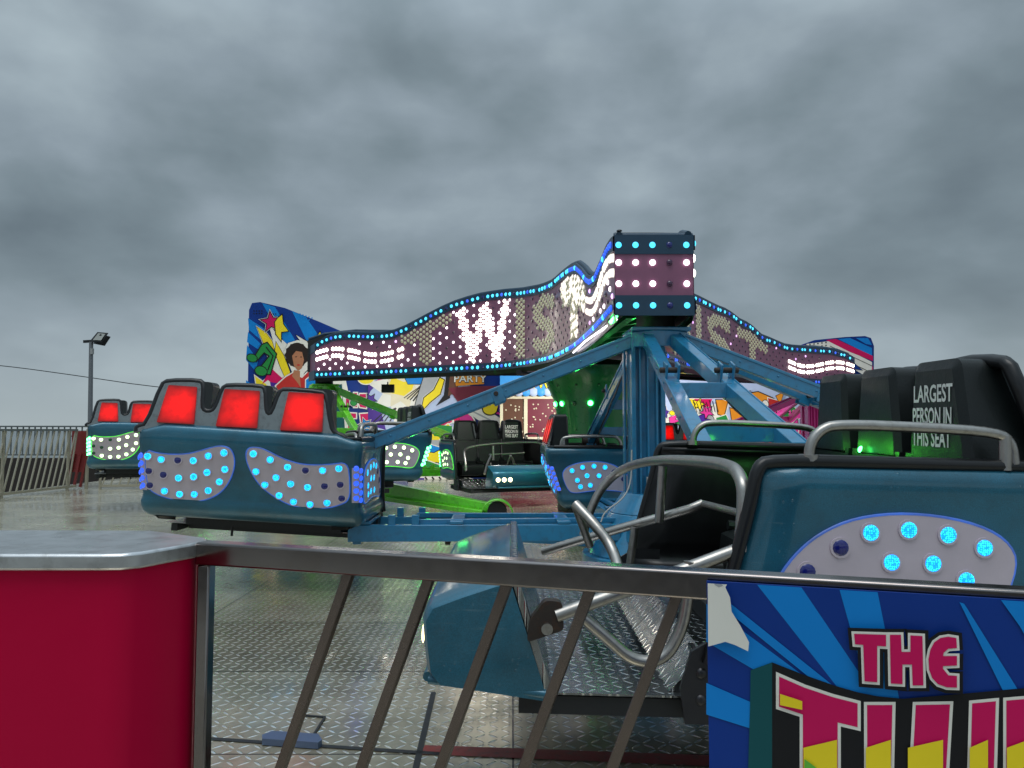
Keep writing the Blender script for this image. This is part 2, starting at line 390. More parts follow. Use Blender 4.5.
OUT_L = [(428, 400), (520, 425), (620, 432), (700, 425), (790, 398), (850, 385), (900, 398), (918, 440), (912, 500), (880, 570), (830, 628), (760, 665), (680, 680), (590, 672), (500, 645), (430, 605)]
OUT_R = [(115, 400), (150, 392), (200, 402), (290, 450), (370, 478), (450, 486), (540, 482), (625, 470), (632, 560), (625, 668), (570, 695), (500, 712), (420, 715), (320, 700), (230, 650), (160, 590), (115, 500), (105, 440)]
SHELL = [(.66, -.28), (.655, -.10), (.675, -.02), (.71, .012), (.76, .028), (.80, .024), (.835, .010), (.86, 0), (1.0, 0), (1.15, 0), (1.30, 0), (1.36, .008), (1.41, .012), (1.445, .0), (1.465, -.03)]
def xf(z): return .34 + (1.46 - z) * .26

def rpoly(poly, r=0.03, n=4):
    out = []; N = len(poly)
    for i in range(N):
        a = Vector(poly[i - 1]); b = Vector(poly[i]); c = Vector(poly[(i + 1) % N])
        rr = min(r, (a - b).length * .45, (c - b).length * .45)
        p = b + (a - b).normalized() * rr; q = b + (c - b).normalized() * rr
        for k in range(n + 1):
            t = k / n; out.append(tuple((p * (1 - t) + b * t) * (1 - t) + (b * (1 - t) + q * t) * t))
    return out

def rpolx(poly, y): return [(x, y, z) for x, z in rpoly(poly, .02)]
def make_car(glow):
    lit, off, strip = {'blue': ('cyan', 'lampoffb', 'bluerimglow'), 'green': ('greenled', 'lampoffg', 'greenrimglow')}[glow]
    t = thing('ride_car', 'car', 'ride car', group='three-seat ride cars')
    # body shell ------------------------------------------------
    rows = []
    for z, o in SHELL:
        row = []; x0 = xf(z); cr = .07
        for k in range(7): row.append((x0 + (-.78 - x0) * k / 6, 1.0 + o, z))
        for k in range(1, 6):
            a = PI / 2 + PI / 2 * k / 6; row.append((-.78 + (cr + o) * math.cos(a), .93 + (cr + o) * math.sin(a), z))
        for k in range(13): row.append((-.85 - o, .93 - 1.86 * k / 12, z + (.05 * max(0, z - 1.36) / .105 if 0 < k < 12 else 0)))
        for k in range(1, 6):
            a = PI + PI / 2 * k / 6; row.append((-.78 + (cr + o) * math.cos(a), -.93 + (cr + o) * math.sin(a), z))
        for k in range(7): row.append((-.78 + (x0 + .78) * k / 6, -1.0 - o, z))
        rows.append(row)
    b = MB(); b.grid(rows); body = b.build('body_shell', parent=t, mats=['teal', 'black'], solid=.035)
    body.data.flip_normals() if False else None
    # black edge trim
    b = MB()
    for s in (1, -1):
        b.tube([(xf(.70), s * 1.02, .70), (xf(.86), s * 1.0, .86), (xf(1.3), s * 1.0, 1.3), (.36, s * 1.0, 1.44), (.31, s * .985, 1.475), (-.2, s * .975, 1.475), (-.74, s * .96, 1.475)], .027, smooth=2)
    b.tube([(-.74, .96, 1.475), (-.80, .92, 1.475), (-.82, .80, 1.475), (-.82, -.80, 1.475), (-.80, -.92, 1.475), (-.74, -.96, 1.475)], .018, smooth=2)
    b.build('edge_trim', 'black', t)
    # floor / underframe
    b = MB(); b.box((.50, 0, .551), (1.40, 1.9, .008)); b.build('floor_plate', 'floor', t)
    b = MB()
    for y in (-.9, .9): b.box((.55, y, .50), (1.4, .06, .07))
    for x in (.1, .6, 1.15): b.box((x, 0, .49), (.06, 1.7, .05))
    b.box((0, 0, .60), (.5, 1.5, .10))
    b.tube([(-.1, .35, .56), (-.1, .35, .44)], .012)
    b.build('underframe', 'dark', t)
    for s in (1, -1):
        b = MB()
        b.prism([(.34, s * .985, .47), (.62, s * .985, .47), (.64, s * .985, .60), (.60, s * .985, .74), (.50, s * .985, .80), (.34, s * .985, .80)], (0, s * .02, 0))
        for q in ((.56, .66), (.56, .56)): b.dome((q[0], s * 1.005, q[1]), (0, s, 0), .022, flat=.5)
        b.build('hinge_plate', mat_cache('dark_steel', (0.05, 0.05, 0.055), .4, .8), t)
    # footwell side kick strip
    b = MB(); b.prism([(.60, -.9, .556), (.66, -.9, .556), (.52, -.9, .70)], (0, 1.8, 0)); b.build('kick_plate', 'floor', t)
    # seats ---------------------------------------------------------------
    HR = [[(.905, 1.44), (.775, 1.915), (.415, 1.915), (.395, 1.60), (.395, 1.44)],
          [(.325, 1.44), (.30, 1.60), (.225, 1.915), (-.135, 1.915), (-.155, 1.60), (-.155, 1.44)],
          [(-.225, 1.44), (-.27, 1.60), (-.325, 1.915), (-.685, 1.915), (-.70, 1.60), (-.72, 1.44)]]
    ctr = [.63, .07, -.48]
    for i in range(3):
        yc = ctr[i]; c = 0
        b = MB()
        poly = rpoly(HR[i], .05)
        rx = lambda z: -.83 + (z - 1.44) * .26
        n = len(poly)
        front = [(-.545 + (z - 1.44) * -.03, y, z) for y, z in poly]; ins = inflate(poly, -.02)
        rear = [(rx(z), y, z) for y, z in poly]
        f2 = [(-.525 + (z - 1.44) * -.03, y, z) for y, z in ins]
        b.add(front + rear, [(k, (k + 1) % n, n + (k + 1) % n, n + k) for k in range(n)] + [tuple(range(n, 2 * n))])
        b.add(front + f2, [(k, (k + 1) % n, n + (k + 1) % n, n + k) for k in range(n)]); b.add(f2, [tuple(range(n))])
        # backrest and cushion, moulded
        w = .25
        prof = [(-.53, 1.50), (-.52, 1.25), (-.50, 1.02), (-.40, .93), (-.05, .98), (.02, .95), (.03, .86), (.0, .74), (-.2, .72), (-.50, .76), (-.60, 1.0), (-.66, 1.5)]
        b.prism([(x, yc - w, z) for x, z in prof], (0, 2 * w, 0))
        for s in (-1, 1):
            b.tube([(-.60, yc + s * w, 1.5), (-.56, yc + s * w, 1.1), (-.42, yc + s * w, .97), (-.02, yc + s * w, 1.0)], .03, n=8, smooth=2)
        seat = b.build('seat', 'seat', t)
        lam = [[(173, 385), (201, 387), (199, 424), (162, 422)], [(229, 389), (264, 391), (262, 428), (221, 426)], [(293, 392), (328, 394), (327, 432), (285, 430)]][i]
        lp = rpoly([RVc(*q) for q in lam], .012, 3); b = MB(); b.prism([(rx(z) - .006, y, z) for y, z in lp], (-.016, 0, 0)); b.build('tail_lamp', 'redlamp', seat)
        if i == 0:
            b = MB()
            for txt, zz in (('LARGEST', 1.765), ('PERSON IN', 1.665), ('THIS SEAT', 1.570)):
                vs, fs = font_mesh(txt, .105, .0022)
                w0 = max(v[0] for v in vs) - min(v[0] for v in vs); k = .31 / w0
                b.add([(-.522 + (zz - 1.44) * -.03, .60 + v[0] * k, zz + v[1]) for v in vs], fs)
            b.build('lettering', 'letter', seat, smooth=False)
    # grey fairing behind the three headrests with its black rolled edge
    opx = [(141, 431), (141, 426), (151, 424), (165, 384), (171, 380.5), (202, 380.5), (207, 384), (206, 406), (209, 411), (216, 411), (220, 406), (226, 388), (231, 385), (264, 386), (269, 389), (270, 408), (272, 414), (276, 413), (283, 392), (288, 389), (325, 392), (330, 395), (335, 426), (339, 433), (350, 437), (350, 441)]
    oyz = [RVc(*q) for q in opx]; fx_ = lambda z: -.83 + (z - 1.44) * .26
    b = MB(); b.prism([(fx_(z) + .004, y, z) for y, z in oyz], (-.010, 0, 0)); fr_ = b.build('rear_fairing', 'greypanel', t)
    b = MB(); b.tube([(fx_(z) + .018, y, z - .006) for y, z in oyz], .030, n=10, smooth=1); b.build('rolled_edge', 'black', fr_)
    # grey strip under lamps on rear
    b = MB(); b.prism([(-.83, .93, 1.38), (-.83, .90, 1.45), (-.83, -.78, 1.45), (-.83, -.93, 1.38)], (-.01, 0, 0)); b.build('back_strip', 'greypanel', t)
    # LED panels ------------------------------------------------------------
    def ledpanel(name, outline3, off3, leds, nrm, rad=.034, rim=True):
        for _ in range(2):
            outline3 = [Vector(outline3[k // 2]).lerp(Vector(outline3[(k // 2 + 1) % len(outline3)]), .25 if k % 2 == 0 else .75) for k in range(2 * len(outline3))]
        b = MB(); b.prism(outline3, off3); p = b.build(name, 'silver', t)
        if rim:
            b = MB(); b.tube([Vector(q) + Vector(off3) * .6 for q in outline3], .006, close=True, n=6); b.build('rim_glow', strip, p)  # self-lit rim imitates the lamps' reflection around the panel
        for c, on in leds:
            b = MB(); c = Vector(c); n = Vector(nrm).normalized()
            b.dome((0, 0, 0), n, rad, n=14, flat=.35)
            b.cyl(-n * .004, n * .004, rad * 1.18, 'silver', n=14)
            o = b.build('led_lamp', lit if on else off, p); o.location = c
        return p
    for lst, outl, zz in ((MOUTH_L, OUT_L, z5), (MOUTH_R, OUT_R, z6)):
        ol = [RV(*zz(x, y)) for x, y in outl]
        ol = [(max(-.93, min(.93, y)), z) for y, z in ol]
        leds = []
        for x, y, on in lst:
            yy, z = RV(*zz(x, y)); leds.append(((-.862, max(-.9, min(.9, yy)), z), on))
        ledpanel('rear_led_panel', [(-.852, y, z) for y, z in ol], (-.008, 0, 0), leds, (-1, 0, 0))
    FAN = [(-.70, 1.10), (-.62, 1.20), (-.45, 1.265), (-.22, 1.29), (-.02, 1.265), (.12, 1.20), (.22, 1.11), (.29, 1.0), (.31, .92), (.28, .88), (.20, .885), (.05, .905), (-.15, .91), (-.35, .89), (-.55, .87), (-.66, .90)]
    FL = [(-.53, 1.165, 1), (-.375, 1.21, 1), (-.22, 1.225, 1), (-.075, 1.21, 1), (.04, 1.15, 0), (.165, 1.055, 0), (-.155, 1.10, 1), (-.315, 1.10, 1), (-.47, 1.04, 1), (-.09, .975, 1), (-.27, .975, 1), (-.43, .955, 1), (.245, .94, 0)]
    for s in (1, -1):
        ledpanel('side_led_panel', [(x, s * 1.0, z) for x, z in (FAN if s > 0 else FAN[::-1])], (0, s * .010, 0), [((x, s * 1.012, z), on) for x, z, on in FL], (0, s, 0))
        # corner strip
        rows = []
        for z in (.90, 1.0, 1.1, 1.22):
            rows.append([(-.78 - .078 * math.sin(a), s * (.93 + .078 * math.cos(a)), z) for a in [PI / 2 * k / 6 for k in range(7)]])
        b = MB(); b.grid(rows); p = b.build('corner_led_panel', 'silver', t)
        for k in range(5):
            for j, a in enumerate((R(22), R(62))):
                nn = Vector((-math.sin(a), s * math.cos(a), 0)); z = .925 + k * .068 + j * .02
                b = MB(); b.dome((0, 0, 0), nn, .026, n=10, flat=.5); o = b.build('led_lamp', 'signblue' if glow == 'blue' else 'puregreen', p)
                o.location = Vector((-.78, s * .93, z)) + nn * .08
    # front cowl ------------------------------------------------------------
    prof = [(1.14, .54), (1.57, .59), (1.61, .64), (1.625, .74), (1.635, .84), (1.61, .89), (1.50, .935), (1.36, .985), (1.30, 1.0)]
    rows = []
    for y, k in ((-.60, 0.955), (-.58, 0.985), (-.48, 1), (.88, 1), (.985, .985), (1.01, .955)):
        rows.append([(1.14 + (x - 1.14) * k, y, .54 + (z - .54) * (k if z > .6 else 1)) for x, z in prof])
    b = MB(); b.grid(rows)
    n = len(prof)
    b.add(rows[0], [tuple(range(n))]); b.add(rows[-1], [tuple(range(n))[::-1]])
    cowl = b.build('front_cowl', 'teal', t, bevel=.012)
    b = MB(); b.prism([(1.115, -.60, .55), (1.265, -.60, 1.005), (1.30, -.60, 1.005), (1.15, -.60, .55)], (0, 1.60, 0)); b.build('bulkhead', 'floor', cowl, bevel=.004)
    b = MB(); b.tube([(1.6, -.5, .585), (1.61, .9, .585)], .02); b.tube([(1.60, .96, .595), (1.15, 1.0, .565)], .018); b.build('lower_lip', 'teal', cowl)
    for s0 in (-.38, .70):
        for k in range(3):
            b = MB(); b.dome((0, 0, 0), (1, 0, .05), .045, n=12, flat=.2); o = b.build('headlight', 'headl', cowl); o.location = (1.637, s0 + (k - 1) * .125, .74)
    # lap bars ---------------------------------------------------------------
    b = MB(); r = .027
    b.tube([L(560, 618, 2.98), L(600, 602, 2.98), L(700, 563, 3.0), L(741, 546, 3.02)], r)
    b.tube([L(741, 548, 3.02), L(743, 500, 3.02), L(741, 478, 3.04), L(730, 463, 3.2), L(690, 461, 3.7), L(655, 462, 4.4), L(625, 470, 4.85), L(603, 489, 4.9), L(590, 518, 4.9), L(585, 540, 4.9)], r, smooth=3, n=12)
    b.tube([L(576, 508, 4.0), L(598, 530, 3.9), L(614, 550, 3.85), L(622, 575, 3.7), L(625, 588, 3.65)], r, smooth=2)
    b.tube([L(576, 510, 4.0), L(592, 550, 4.05)], .02)
    b.tube([L(580, 614, 3.0), L(610, 638, 3.0), L(638, 662, 3.0), L(668, 660, 3.0), L(685, 630, 3.0), L(690, 598, 3.0), L(691, 560, 3.0)], .024, smooth=3)
    b.tube([L(545, 557, 4.6), L(620, 532, 4.4), L(690, 510, 4.2), L(703, 504, 4.2)], .025)
    b.tube([L(662, 468, 4.2), L(660, 524, 4.2)], .025)
    b.tube([L(636, 530, 4.3), L(631, 580, 4.3)], .022)
    b.tube([L(703, 504, 4.2), L(745, 513, 3.6), L(752, 514, 3.4)], .018)
    b.build('lap_bar', 'chrome', t)
    b = MB()
    p = L(553, 621, 3.0)
    b.prism(rpolx([(p.x + .085, p.z - .085), (p.x + .075, p.z + .00), (p.x + .02, p.z + .075), (p.x - .045, p.z + .07), (p.x - .055, p.z - .035)], .98), (0, .05, 0))
    b.cyl((p.x + .01, 1.025, p.z - .03), (p.x + .01, 1.045, p.z - .03), .022, 'chrome')
    b.build('pivot_bracket', 'rusty', t)
    # grab rails -------------------------------------------------------------
    for Y in (3.03, 4.95):
        b = MB(); q = [L(x, y, 3.03) for x, y in ((806, 455), (807, 440), (816, 427), (832, 421), (920, 425), (992, 430), (1006, 440), (1010, 462))]
        q = [Vector((v.x, LY - Y, v.z + max(0, .2 - v.x) * .035)) for v in q]
        b.tube(q, .021, smooth=2, n=12)
        v = L(1000, 427, 3.03); b.tube([(v.x, LY - Y, v.z), (v.x, LY - Y, 1.46)], .024)
        b.cyl((q[0].x, LY - Y, 1.475), (q[0].x, LY - Y, 1.50), .04, n=10)
        b.build('grab_rail', 'chrome', t)
    # the tail of the shell rakes forward towards its foot
    def rake(v):
        k = max(0, min(1, (-.30 - v.x) / .5)); return max(0, 1.30 - v.z) * .34 * k
    for ch in [x for x in S.objects if x.parent == t and x.name.split('.')[0] in ('body_shell', 'rear_led_panel', 'side_led_panel', 'corner_led_panel')]:
        for o in [ch] + [x for x in S.objects if x.parent == ch]:
            if o.name.startswith('led_lamp'): o.location.x += rake(o.location)
            else:
                for v in o.data.vertices: v.co.x += rake(v.co)
    return t
_mc = {}
def mat_cache(n, *a, **k):
    if n not in _mc: _mc[n] = mat(n, *a, **k)
    return _mc[n]

def place(o, x, y, yaw, roll=0, dz=0, label=None, pitch=0):
    o.location = (x, y, dz); o.rotation_euler = (R(roll), R(pitch), R(yaw)); o['label'] = label
carb = make_car('blue'); place(carb, 1.262, 4.0, 180, -.8, -.085, 'nearest teal ride car, side on, chrome lap bars and large white seat lettering', pitch=-1.6)
c = copy_tree(carb); place(c, -2.435, 7.75, 90, 3.5, 0, 'teal ride car seen from behind, three large red lamps above two cyan dotted panels')
c = copy_tree(carb); place(c, 1.30, 11.2, 0, 0, -.2, 'teal ride car touching the blue column, small fan of cyan lamps on its side')
c = copy_tree(carb); place(c, 5.75, 8.4, -90, 0, .0, 'ride car mostly cut off by the right edge, beyond the lettered seats')
b = MB(); b.dome((0, 0, 0), (1, 0, .3), .018, n=10); go = b.build('indicator_lamp', 'puregreen', carb); go.location = (-.50, -.02, 1.50)
gl = bpy.data.lights.new('green_glow', 'POINT'); gl.energy = .7; gl.color = (.08, 1, .05); gl.shadow_soft_size = .03; glo = bpy.data.objects.new('green_glow', gl); COL.objects.link(glo); glo.parent = go; glo.location = (.10, .10, .02)
gl2 = glo.copy(); COL.objects.link(gl2); gl2.parent = go; gl2.location = (.12, -.35, 0.02)
carg = make_car('green'); place(carg, -6.95, 14.9, 110, 1, .12, 'farthest left ride car with green lit dotted panel and red lamps beside the fence')
c = copy_tree(carg); place(c, -.38, 16.6, -69, 0, -.2, 'ride car facing the camera before the mural with six warm headlights')
c = copy_tree(carg); place(c, -2.45, 13.6, 198, 0, 0, 'teal ride car with a fan of green-white side lamps, half hidden left of centre')
c = copy_tree(carg); place(c, 4.0, 19.4, 80, 0, -.25, 'distant ride car behind the blue column, one red lamp showing')

# ------------------------------------------------------------------ spinners (tower with four arms)
def make_spinner(m, name_label, lit):
    t = thing('spinner_frame', name_label, 'ride frame', group='four-armed spinner frames')
    b = MB()
    b.box((-.12, .04, 1.35), (.26, .34, 2.3))
    for x in (-.27, .03): b.box((x, -.05, 1.4), (.045, .30, 2.25))
    for x in (-.20, -.12, -.03): b.box((x, -.16, 1.4), (.022, .05, 2.2))
    b.box((-.318, .1, 1.4), (.02, .1, 2.2))
    b.build('column', m, t, bevel=.008)
    b = MB(); b.cyl((0, 0, .25), (0, 0, .66), .72, n=28, r2=.50); b.cyl((0, 0, .66), (0, 0, .86), .50, n=28, r2=.36); b.cyl((0, 0, .10), (0, 0, .25), .78, n=28)
    b.build('turntable', m, t, bevel=.01)
    b = MB(); b.cyl((0, 0, 2.34), (0, 0, 2.50), .34, n=20); b.cyl((0, 0, 2.50), (0, 0, 2.82), .2, 'dark', n=16); b.box((0, 0, 2.52), (.60, .60, .04)); b.build('top_hub', m, t, bevel=.01)
    for k in range(4):
        b = MB(); a = k * PI / 2
        for s in (-1, 1):
            A = Vector((.22, s * .13, 2.43)); B = Vector((2.92, s * .31, 1.36))
            b.beam(A, B, .105, .125); b.beam(A + Vector((0, s * .056, .058)), B + Vector((0, s * .056, .058)), .014, .03)
            for q_ in range(7): v_ = A.lerp(B, .08 + q_ * .14); b.dome(v_ + Vector((0, s * .0535, 0)), (0, s, 0), .014, n=6)
            # lugs
            mid = A.lerp(B, .54)
            if k % 2 == 0: mid = mid - Vector((0, 0, .13))
            b.beam(mid + Vector((-.06, .05, .05)), mid + Vector((.0, .05, .2)), .02, .12); b.beam(mid + Vector((-.06, -.05, .05)), mid + Vector((.0, -.05, .2)), .02, .12)
            b.cyl(mid + Vector((-.01, -.10, .14)), mid + Vector((-.01, .10, .14)), .025, 'rusty', n=8)
            b.beam(B, (2.92, s * .31, 1.22), .14, .12); b.cyl((2.92, s * .31 - .12, 1.34), (2.92, s * .31 + .12, 1.34), .07, 'rusty', n=10)
        for tt in (.57, .89): 
            A = Vector((.22, -.13, 2.43)).lerp(Vector((2.92, -.31, 1.36)), tt); B = Vector((.22, .13, 2.43)).lerp(Vector((2.92, .31, 1.36)), tt)
            b.beam(A, B, .08, .125)
        o = b.build('ladder_arm', m, t, bevel=.008); o.rotation_euler = (0, 0, a)
        b = MB(); A = Vector((.22, .22, 2.36)); B = Vector((2.9, .30, 1.28))
        if k % 2: b.tube([A.lerp(B, q / 9) + Vector((0, 0, -.05 - .03 * (q % 2))) for q in range(10)], .011, n=6, smooth=1); b.build('hose', 'black', o)
        b = MB()
        for s in (-1, 1):
            b.beam((.45, s * .36, .50), (3.1, s * .36, .50), .09, .16)
            b.beam((.45, s * .20, .60), (2.5, s * .30, .60), .05, .05)
            for x in (2.45, 2.68): b.box((x, s * .36, .625), (.07, .07, .10))
        for x in (1.0, 2.05, 2.95): b.box((x, 0, .60), (.13, .80, .03))
        b.beam((.7, 0, .36), (2.3, 0, .47), .09, .10); b.box((2.15, 0, .40), (.05, .3, .1), 'rusty')
        b.beam((3.02, -.36, .45), (3.02, .36, .45), .08, .12)
        o = b.build('lower_boom', m, t, bevel=.006); o.rotation_euler = (0, 0, a)
    return t
NP = Vector((1.50, 8.0, 0))
sp = make_spinner('blue_steel', 'blue painted steel column with four ladder arms standing behind the nearest ride car', 1); sp.location = NP; sp.rotation_euler = (0, 0, R(1.5))
for o in [x for x in S.objects if x.parent == sp and x.name.startswith('column')]:
    b = MB(); b.box((-.03, -.235, .94), (.25, .05, .18)); b.build('junction_box', 'greybox', o, bevel=.005)
    b = MB(); b.tube([(-.30, -.21, 1.3), (-.31, -.23, .98), (-.40, -.30, .82), (-.6, -.36, .70), (-.64, -.38, .60)], .008, smooth=2)
    b.build('cable', 'greybox', o)
    for xx in (.06, -.02, -.10): b = MB(); b.tube([(xx, -.235, .86), (xx, -.235, .70)], .008); b.build('cable', 'greybox', o)
HP = Vector((-4.3, 17.6, 0))
sg_ = make_spinner('green_steel', 'lime green steel frame with four ladder arms behind the left red-lamp car', 1); sg_.location = HP; sg_.rotation_euler = (0, 0, R(21))
RP = Vector((7.9, 20.1, 0))
sr_ = make_spinner('pink_steel', 'magenta steel frame with ladder arms, mostly hidden behind the black lettered seats', 1); sr_.location = RP; sr_.rotation_euler = (0, 0, R(8))
# green lower sweep with its wheel guard
t = thing('sweep_beam', 'long lime green tapered beam lying low over the deck with an arched wheel guard', 'ride frame')
b = MB(); A = at(345, 497, 15.5); B = at(492, 509, 12.9)
A.z, B.z = .42, .22
b.prism([A + Vector((0, 0, .18)), B + Vector((0, 0, .05)), B + Vector((0, 0, -.10)), A + Vector((0, 0, -.12))], (.06, .16, 0)); b.beam(A + Vector((0, -.1, -.16)), B + Vector((0, -.1, -.1)), .12, .08); b.build('beam', 'green_steel', t, bevel=.01)
b = MB(); W = at(497, 520, 12.6); W.z = 0.12
arc = [Vector((W.x + math.cos(a) * .25, W.y, .10 + math.sin(a) * .25)) for a in [PI * k / 14 for k in range(15)]]
b.grid([arc, [v + Vector((0, .32, 0)) for v in arc]]); b.build('wheel_guard', 'green_steel', t, solid=.02)
b = MB(); b.cyl((W.x, W.y + .04, .165), (W.x, W.y + .26, .165), .16, n=20); b.build('wheel', 'tyre', t)

# ------------------------------------------------------------------ centre cone
t = thing('centre_cone', 'dark green inverted cone in the middle of the ride studded with bright green lamps', 'ride centre', (1.60, 14.5, 0))
b = MB(); prof = [(.55, .0), (.58, .5), (.66, 1.0), (.72, 1.5), (.80, 2.02), (.97, 2.40), (1.10, 2.54), (1.12, 2.64), (.9, 2.66)]
b.grid([[(r * math.cos(2 * PI * k / 36), r * math.sin(2 * PI * k / 36), z) for k in range(36)] for r, z in prof], closeu=True); b.build('cone_shell', 'darkgreen', t)
b = MB()
b.grid([[(r * math.cos(2 * PI * k / 36), r * math.sin(2 * PI * k / 36), z) for k in range(36)] for r, z in [(.75, .02), (.75, .30), (.6, .38), (.3, .38)]], closeu=True); b.build('base_ring', 'black', t)
for z, n, r, sc in ((1.98, 16, .79, 1), (1.10, 14, .67, .8), (2.3, 14, .93, .5), (1.5, 16, .72, .4)):
    for k in range(n):
        a = 2 * PI * (k + .35) / n; nn = Vector((math.cos(a), math.sin(a), -.3)).normalized()
        on = (k % 3 != 1) if z < 2.2 else False
        b = MB(); b.dome((0, 0, 0), nn, .048 * sc, n=10); o = b.build('bulb', 'puregreen' if on else 'lampoffg', t); o.location = (math.cos(a) * (r + .01), math.sin(a) * (r + .01), z)

# ------------------------------------------------------------------ illuminated canopy
ZB = 2.66
def cr(P, n=16):
    out = []; Q = [P[0] * 2 - P[1]] + P + [P[-1] * 2 - P[-2]]
    for i in range(1, len(Q) - 2):
        for k in range(n):
            t = k / n; a, b_, c_, d = Q[i - 1], Q[i], Q[i + 1], Q[i + 2]
            out.append(.5 * ((2 * b_) + (c_ - a) * t + (2 * a - 5 * b_ + 4 * c_ - d) * t * t + (3 * b_ - a - 3 * c_ + d) * t ** 3))
    out.append(P[-1]); return out
V2 = lambda x, y: Vector((x, y, 0))
canopy = thing('canopy_sign', 'mauve illuminated canopy crowning the ride, spelling TWIST in round lamps with cyan lamp borders', 'ride sign')
SPOT = []   # single lamps: (size on screen, centre, normal, radius, material)
def hprof(u):
    # u 0..1 along a face; height of the top edge above ZB
    e = min(u, 1 - u)
    pts = [(0, .74), (.03, .86), (.07, .92), (.12, .90), (.19, .87), (.26, .98), (.33, 1.22), (.40, 1.38), (.5, 1.42)]
    for (a, ha), (b_, hb) in zip(pts, pts[1:]):
        if e <= b_:
            k = (e - a) / (b_ - a); k = k * k * (3 - 2 * k); return ha + (hb - ha) * k
    return 1.42
STK = {'T': [((0, 1), (1, 1)), ((.5, 0), (.5, 1))], 'W': [((0, 1), (.24, 0)), ((.24, 0), (.5, 1.0)), ((.5, 1.0), (.76, 0)), ((.76, 0), (1, 1))], 'I': [((.5, 0), (.5, 1))],
       'S': [((.95, .88), (.5, 1)), ((.5, 1), (.05, .80)), ((.05, .80), (.2, .58)), ((.2, .58), (.8, .42)), ((.8, .42), (.95, .2)), ((.95, .2), (.5, 0)), ((.5, 0), (.05, .12))]}
def sdist(p, a, b):
    a = Vector(a); b = Vector(b); t = max(0, min(1, (p - a).dot(b - a) / max((b - a).length_squared, 1e-9))); return (p - a - (b - a) * t).length
def sign_face(ctrl, letters, flip=1, detail=True, tp=None, ZB=ZB):
    P = cr([V2(*c) for c in ctrl]); N = len(P); cum = [0]
    for i in range(1, N): cum.append(cum[-1] + (P[i] - P[i - 1]).length)
    T = cum[-1]
    prof = []
    if tp:      # top edge measured at points along the face
        for p, c in zip(P, cum):
            x = 512 + F * p.x / p.y
            for (xa, ya), (xb, yb) in zip(tp, tp[1:]):
                if xa <= x <= xb:
                    k = (x - xa) / (xb - xa); prof.append((c / T, at(x, ya + (yb - ya) * k, p.y).z - ZB)); break
    def hprof(u):
        if not prof: return globals()['hprof'](u)
        if u <= prof[0][0]: return prof[0][1]
        for (a, ha), (b_, hb) in zip(prof, prof[1:]):
            if u <= b_: return ha + (hb - ha) * (u - a) / max(b_ - a, 1e-6)
        return prof[-1][1]
    def pos(s):
        s = max(0, min(T, s))
        for i in range(1, N):
            if cum[i] >= s:
                k = (s - cum[i - 1]) / max(cum[i] - cum[i - 1], 1e-9); p = P[i - 1].lerp(P[i], k); d = (P[i] - P[i - 1]).normalized(); return p, Vector((d.y, -d.x, 0))
        return P[-1], Vector((0, -1, 0))
    SS = [T * k / 120 for k in range(121)]
    fr, top, bot, cap = [], [], [], []
    tops = []
    for s in SS:
        p, n = pos(s); h = hprof(s / T); tops.append((p, n, h))
    BW = .13
    b = MB(); b.grid([[Vector((p.x, p.y, ZB)) for p, n, h in tops], [Vector((p.x, p.y, ZB + h)) for p, n, h in tops]])
    b.grid([[Vector((p.x, p.y, ZB)) - n * .12 for p, n, h in tops], [Vector((p.x, p.y, ZB + h)) - n * .12 for p, n, h in tops]], 'dark')
    b.grid([[Vector((p.x, p.y, ZB + h)) for p, n, h in tops], [Vector((p.x, p.y, ZB + h)) - n * .12 for p, n, h in tops]], 'navy')
    face = b.build('sign_face', 'purple', canopy)
    b = MB()
    for z0, z1 in ((lambda h: h - BW, lambda h: h + .02), (lambda h: -.02, lambda h: BW)):
        b.grid([[Vector((p.x, p.y, ZB + z0(h))) + n * .015 for p, n, h in tops], [Vector((p.x, p.y, ZB + z1(h))) + n * .015 for p, n, h in tops]])
        b.grid([[Vector((p.x, p.y, ZB + z1(h))) + n * .015 for p, n, h in tops], [Vector((p.x, p.y, ZB + z1(h))) - n * .03 for p, n, h in tops]])
        b.grid([[Vector((p.x, p.y, ZB + z0(h))) + n * .015 for p, n, h in tops], [Vector((p.x, p.y, ZB + z0(h))) - n * .03 for p, n, h in tops]])
    b.build('border_strip', 'navy', face)
    b = MB(); b.tube([Vector((p.x, p.y, ZB + h + .03)) - n * .05 for p, n, h in tops[::3]], .035, n=8); b.build('top_trim', 'navy', face)
    b = MB(); b.grid([[Vector((p.x, p.y, ZB - .02)) for p, n, h in tops], [Vector((p.x, p.y, ZB - .10)) - n * .02 for p, n, h in tops]]); b.build('lower_trim', 'black', face)
    if not detail: return
    def lamp(s, z, r, m, lift=.0):
        p, n = pos(s); c = Vector((p.x, p.y, ZB + z)) + n * lift
        d = c.y; SPOT.append((r / d, c, n, r, m, face))
    # border lamps: clusters of three lit, one dark
    k = 0; s = .08
    while s < T - .05:
        h = hprof(s / T); ph = k % 7
        near = pos(s)[0].y < 11.5
        m = 'signcyan' if ph in (0, 1, 2, 4, 5) else ('signblue' if ph == 3 else 'lampoffb')
        if near: m = 'signblue' if ph != 6 else 'signcyan'
        if flip < 0: m = 'signcyan' if ph in (0, 1, 3) else ('signblue' if ph == 5 else 'lampoffb')
        lamp(s, h - BW / 2 + .01, .036, m, .016)
        m2 = m if flip > 0 else ('lampoffb' if ph < 5 else 'signblue')
        lamp(s, BW / 2 - .01, .036, m2, .016)
        s += .125; k += 1
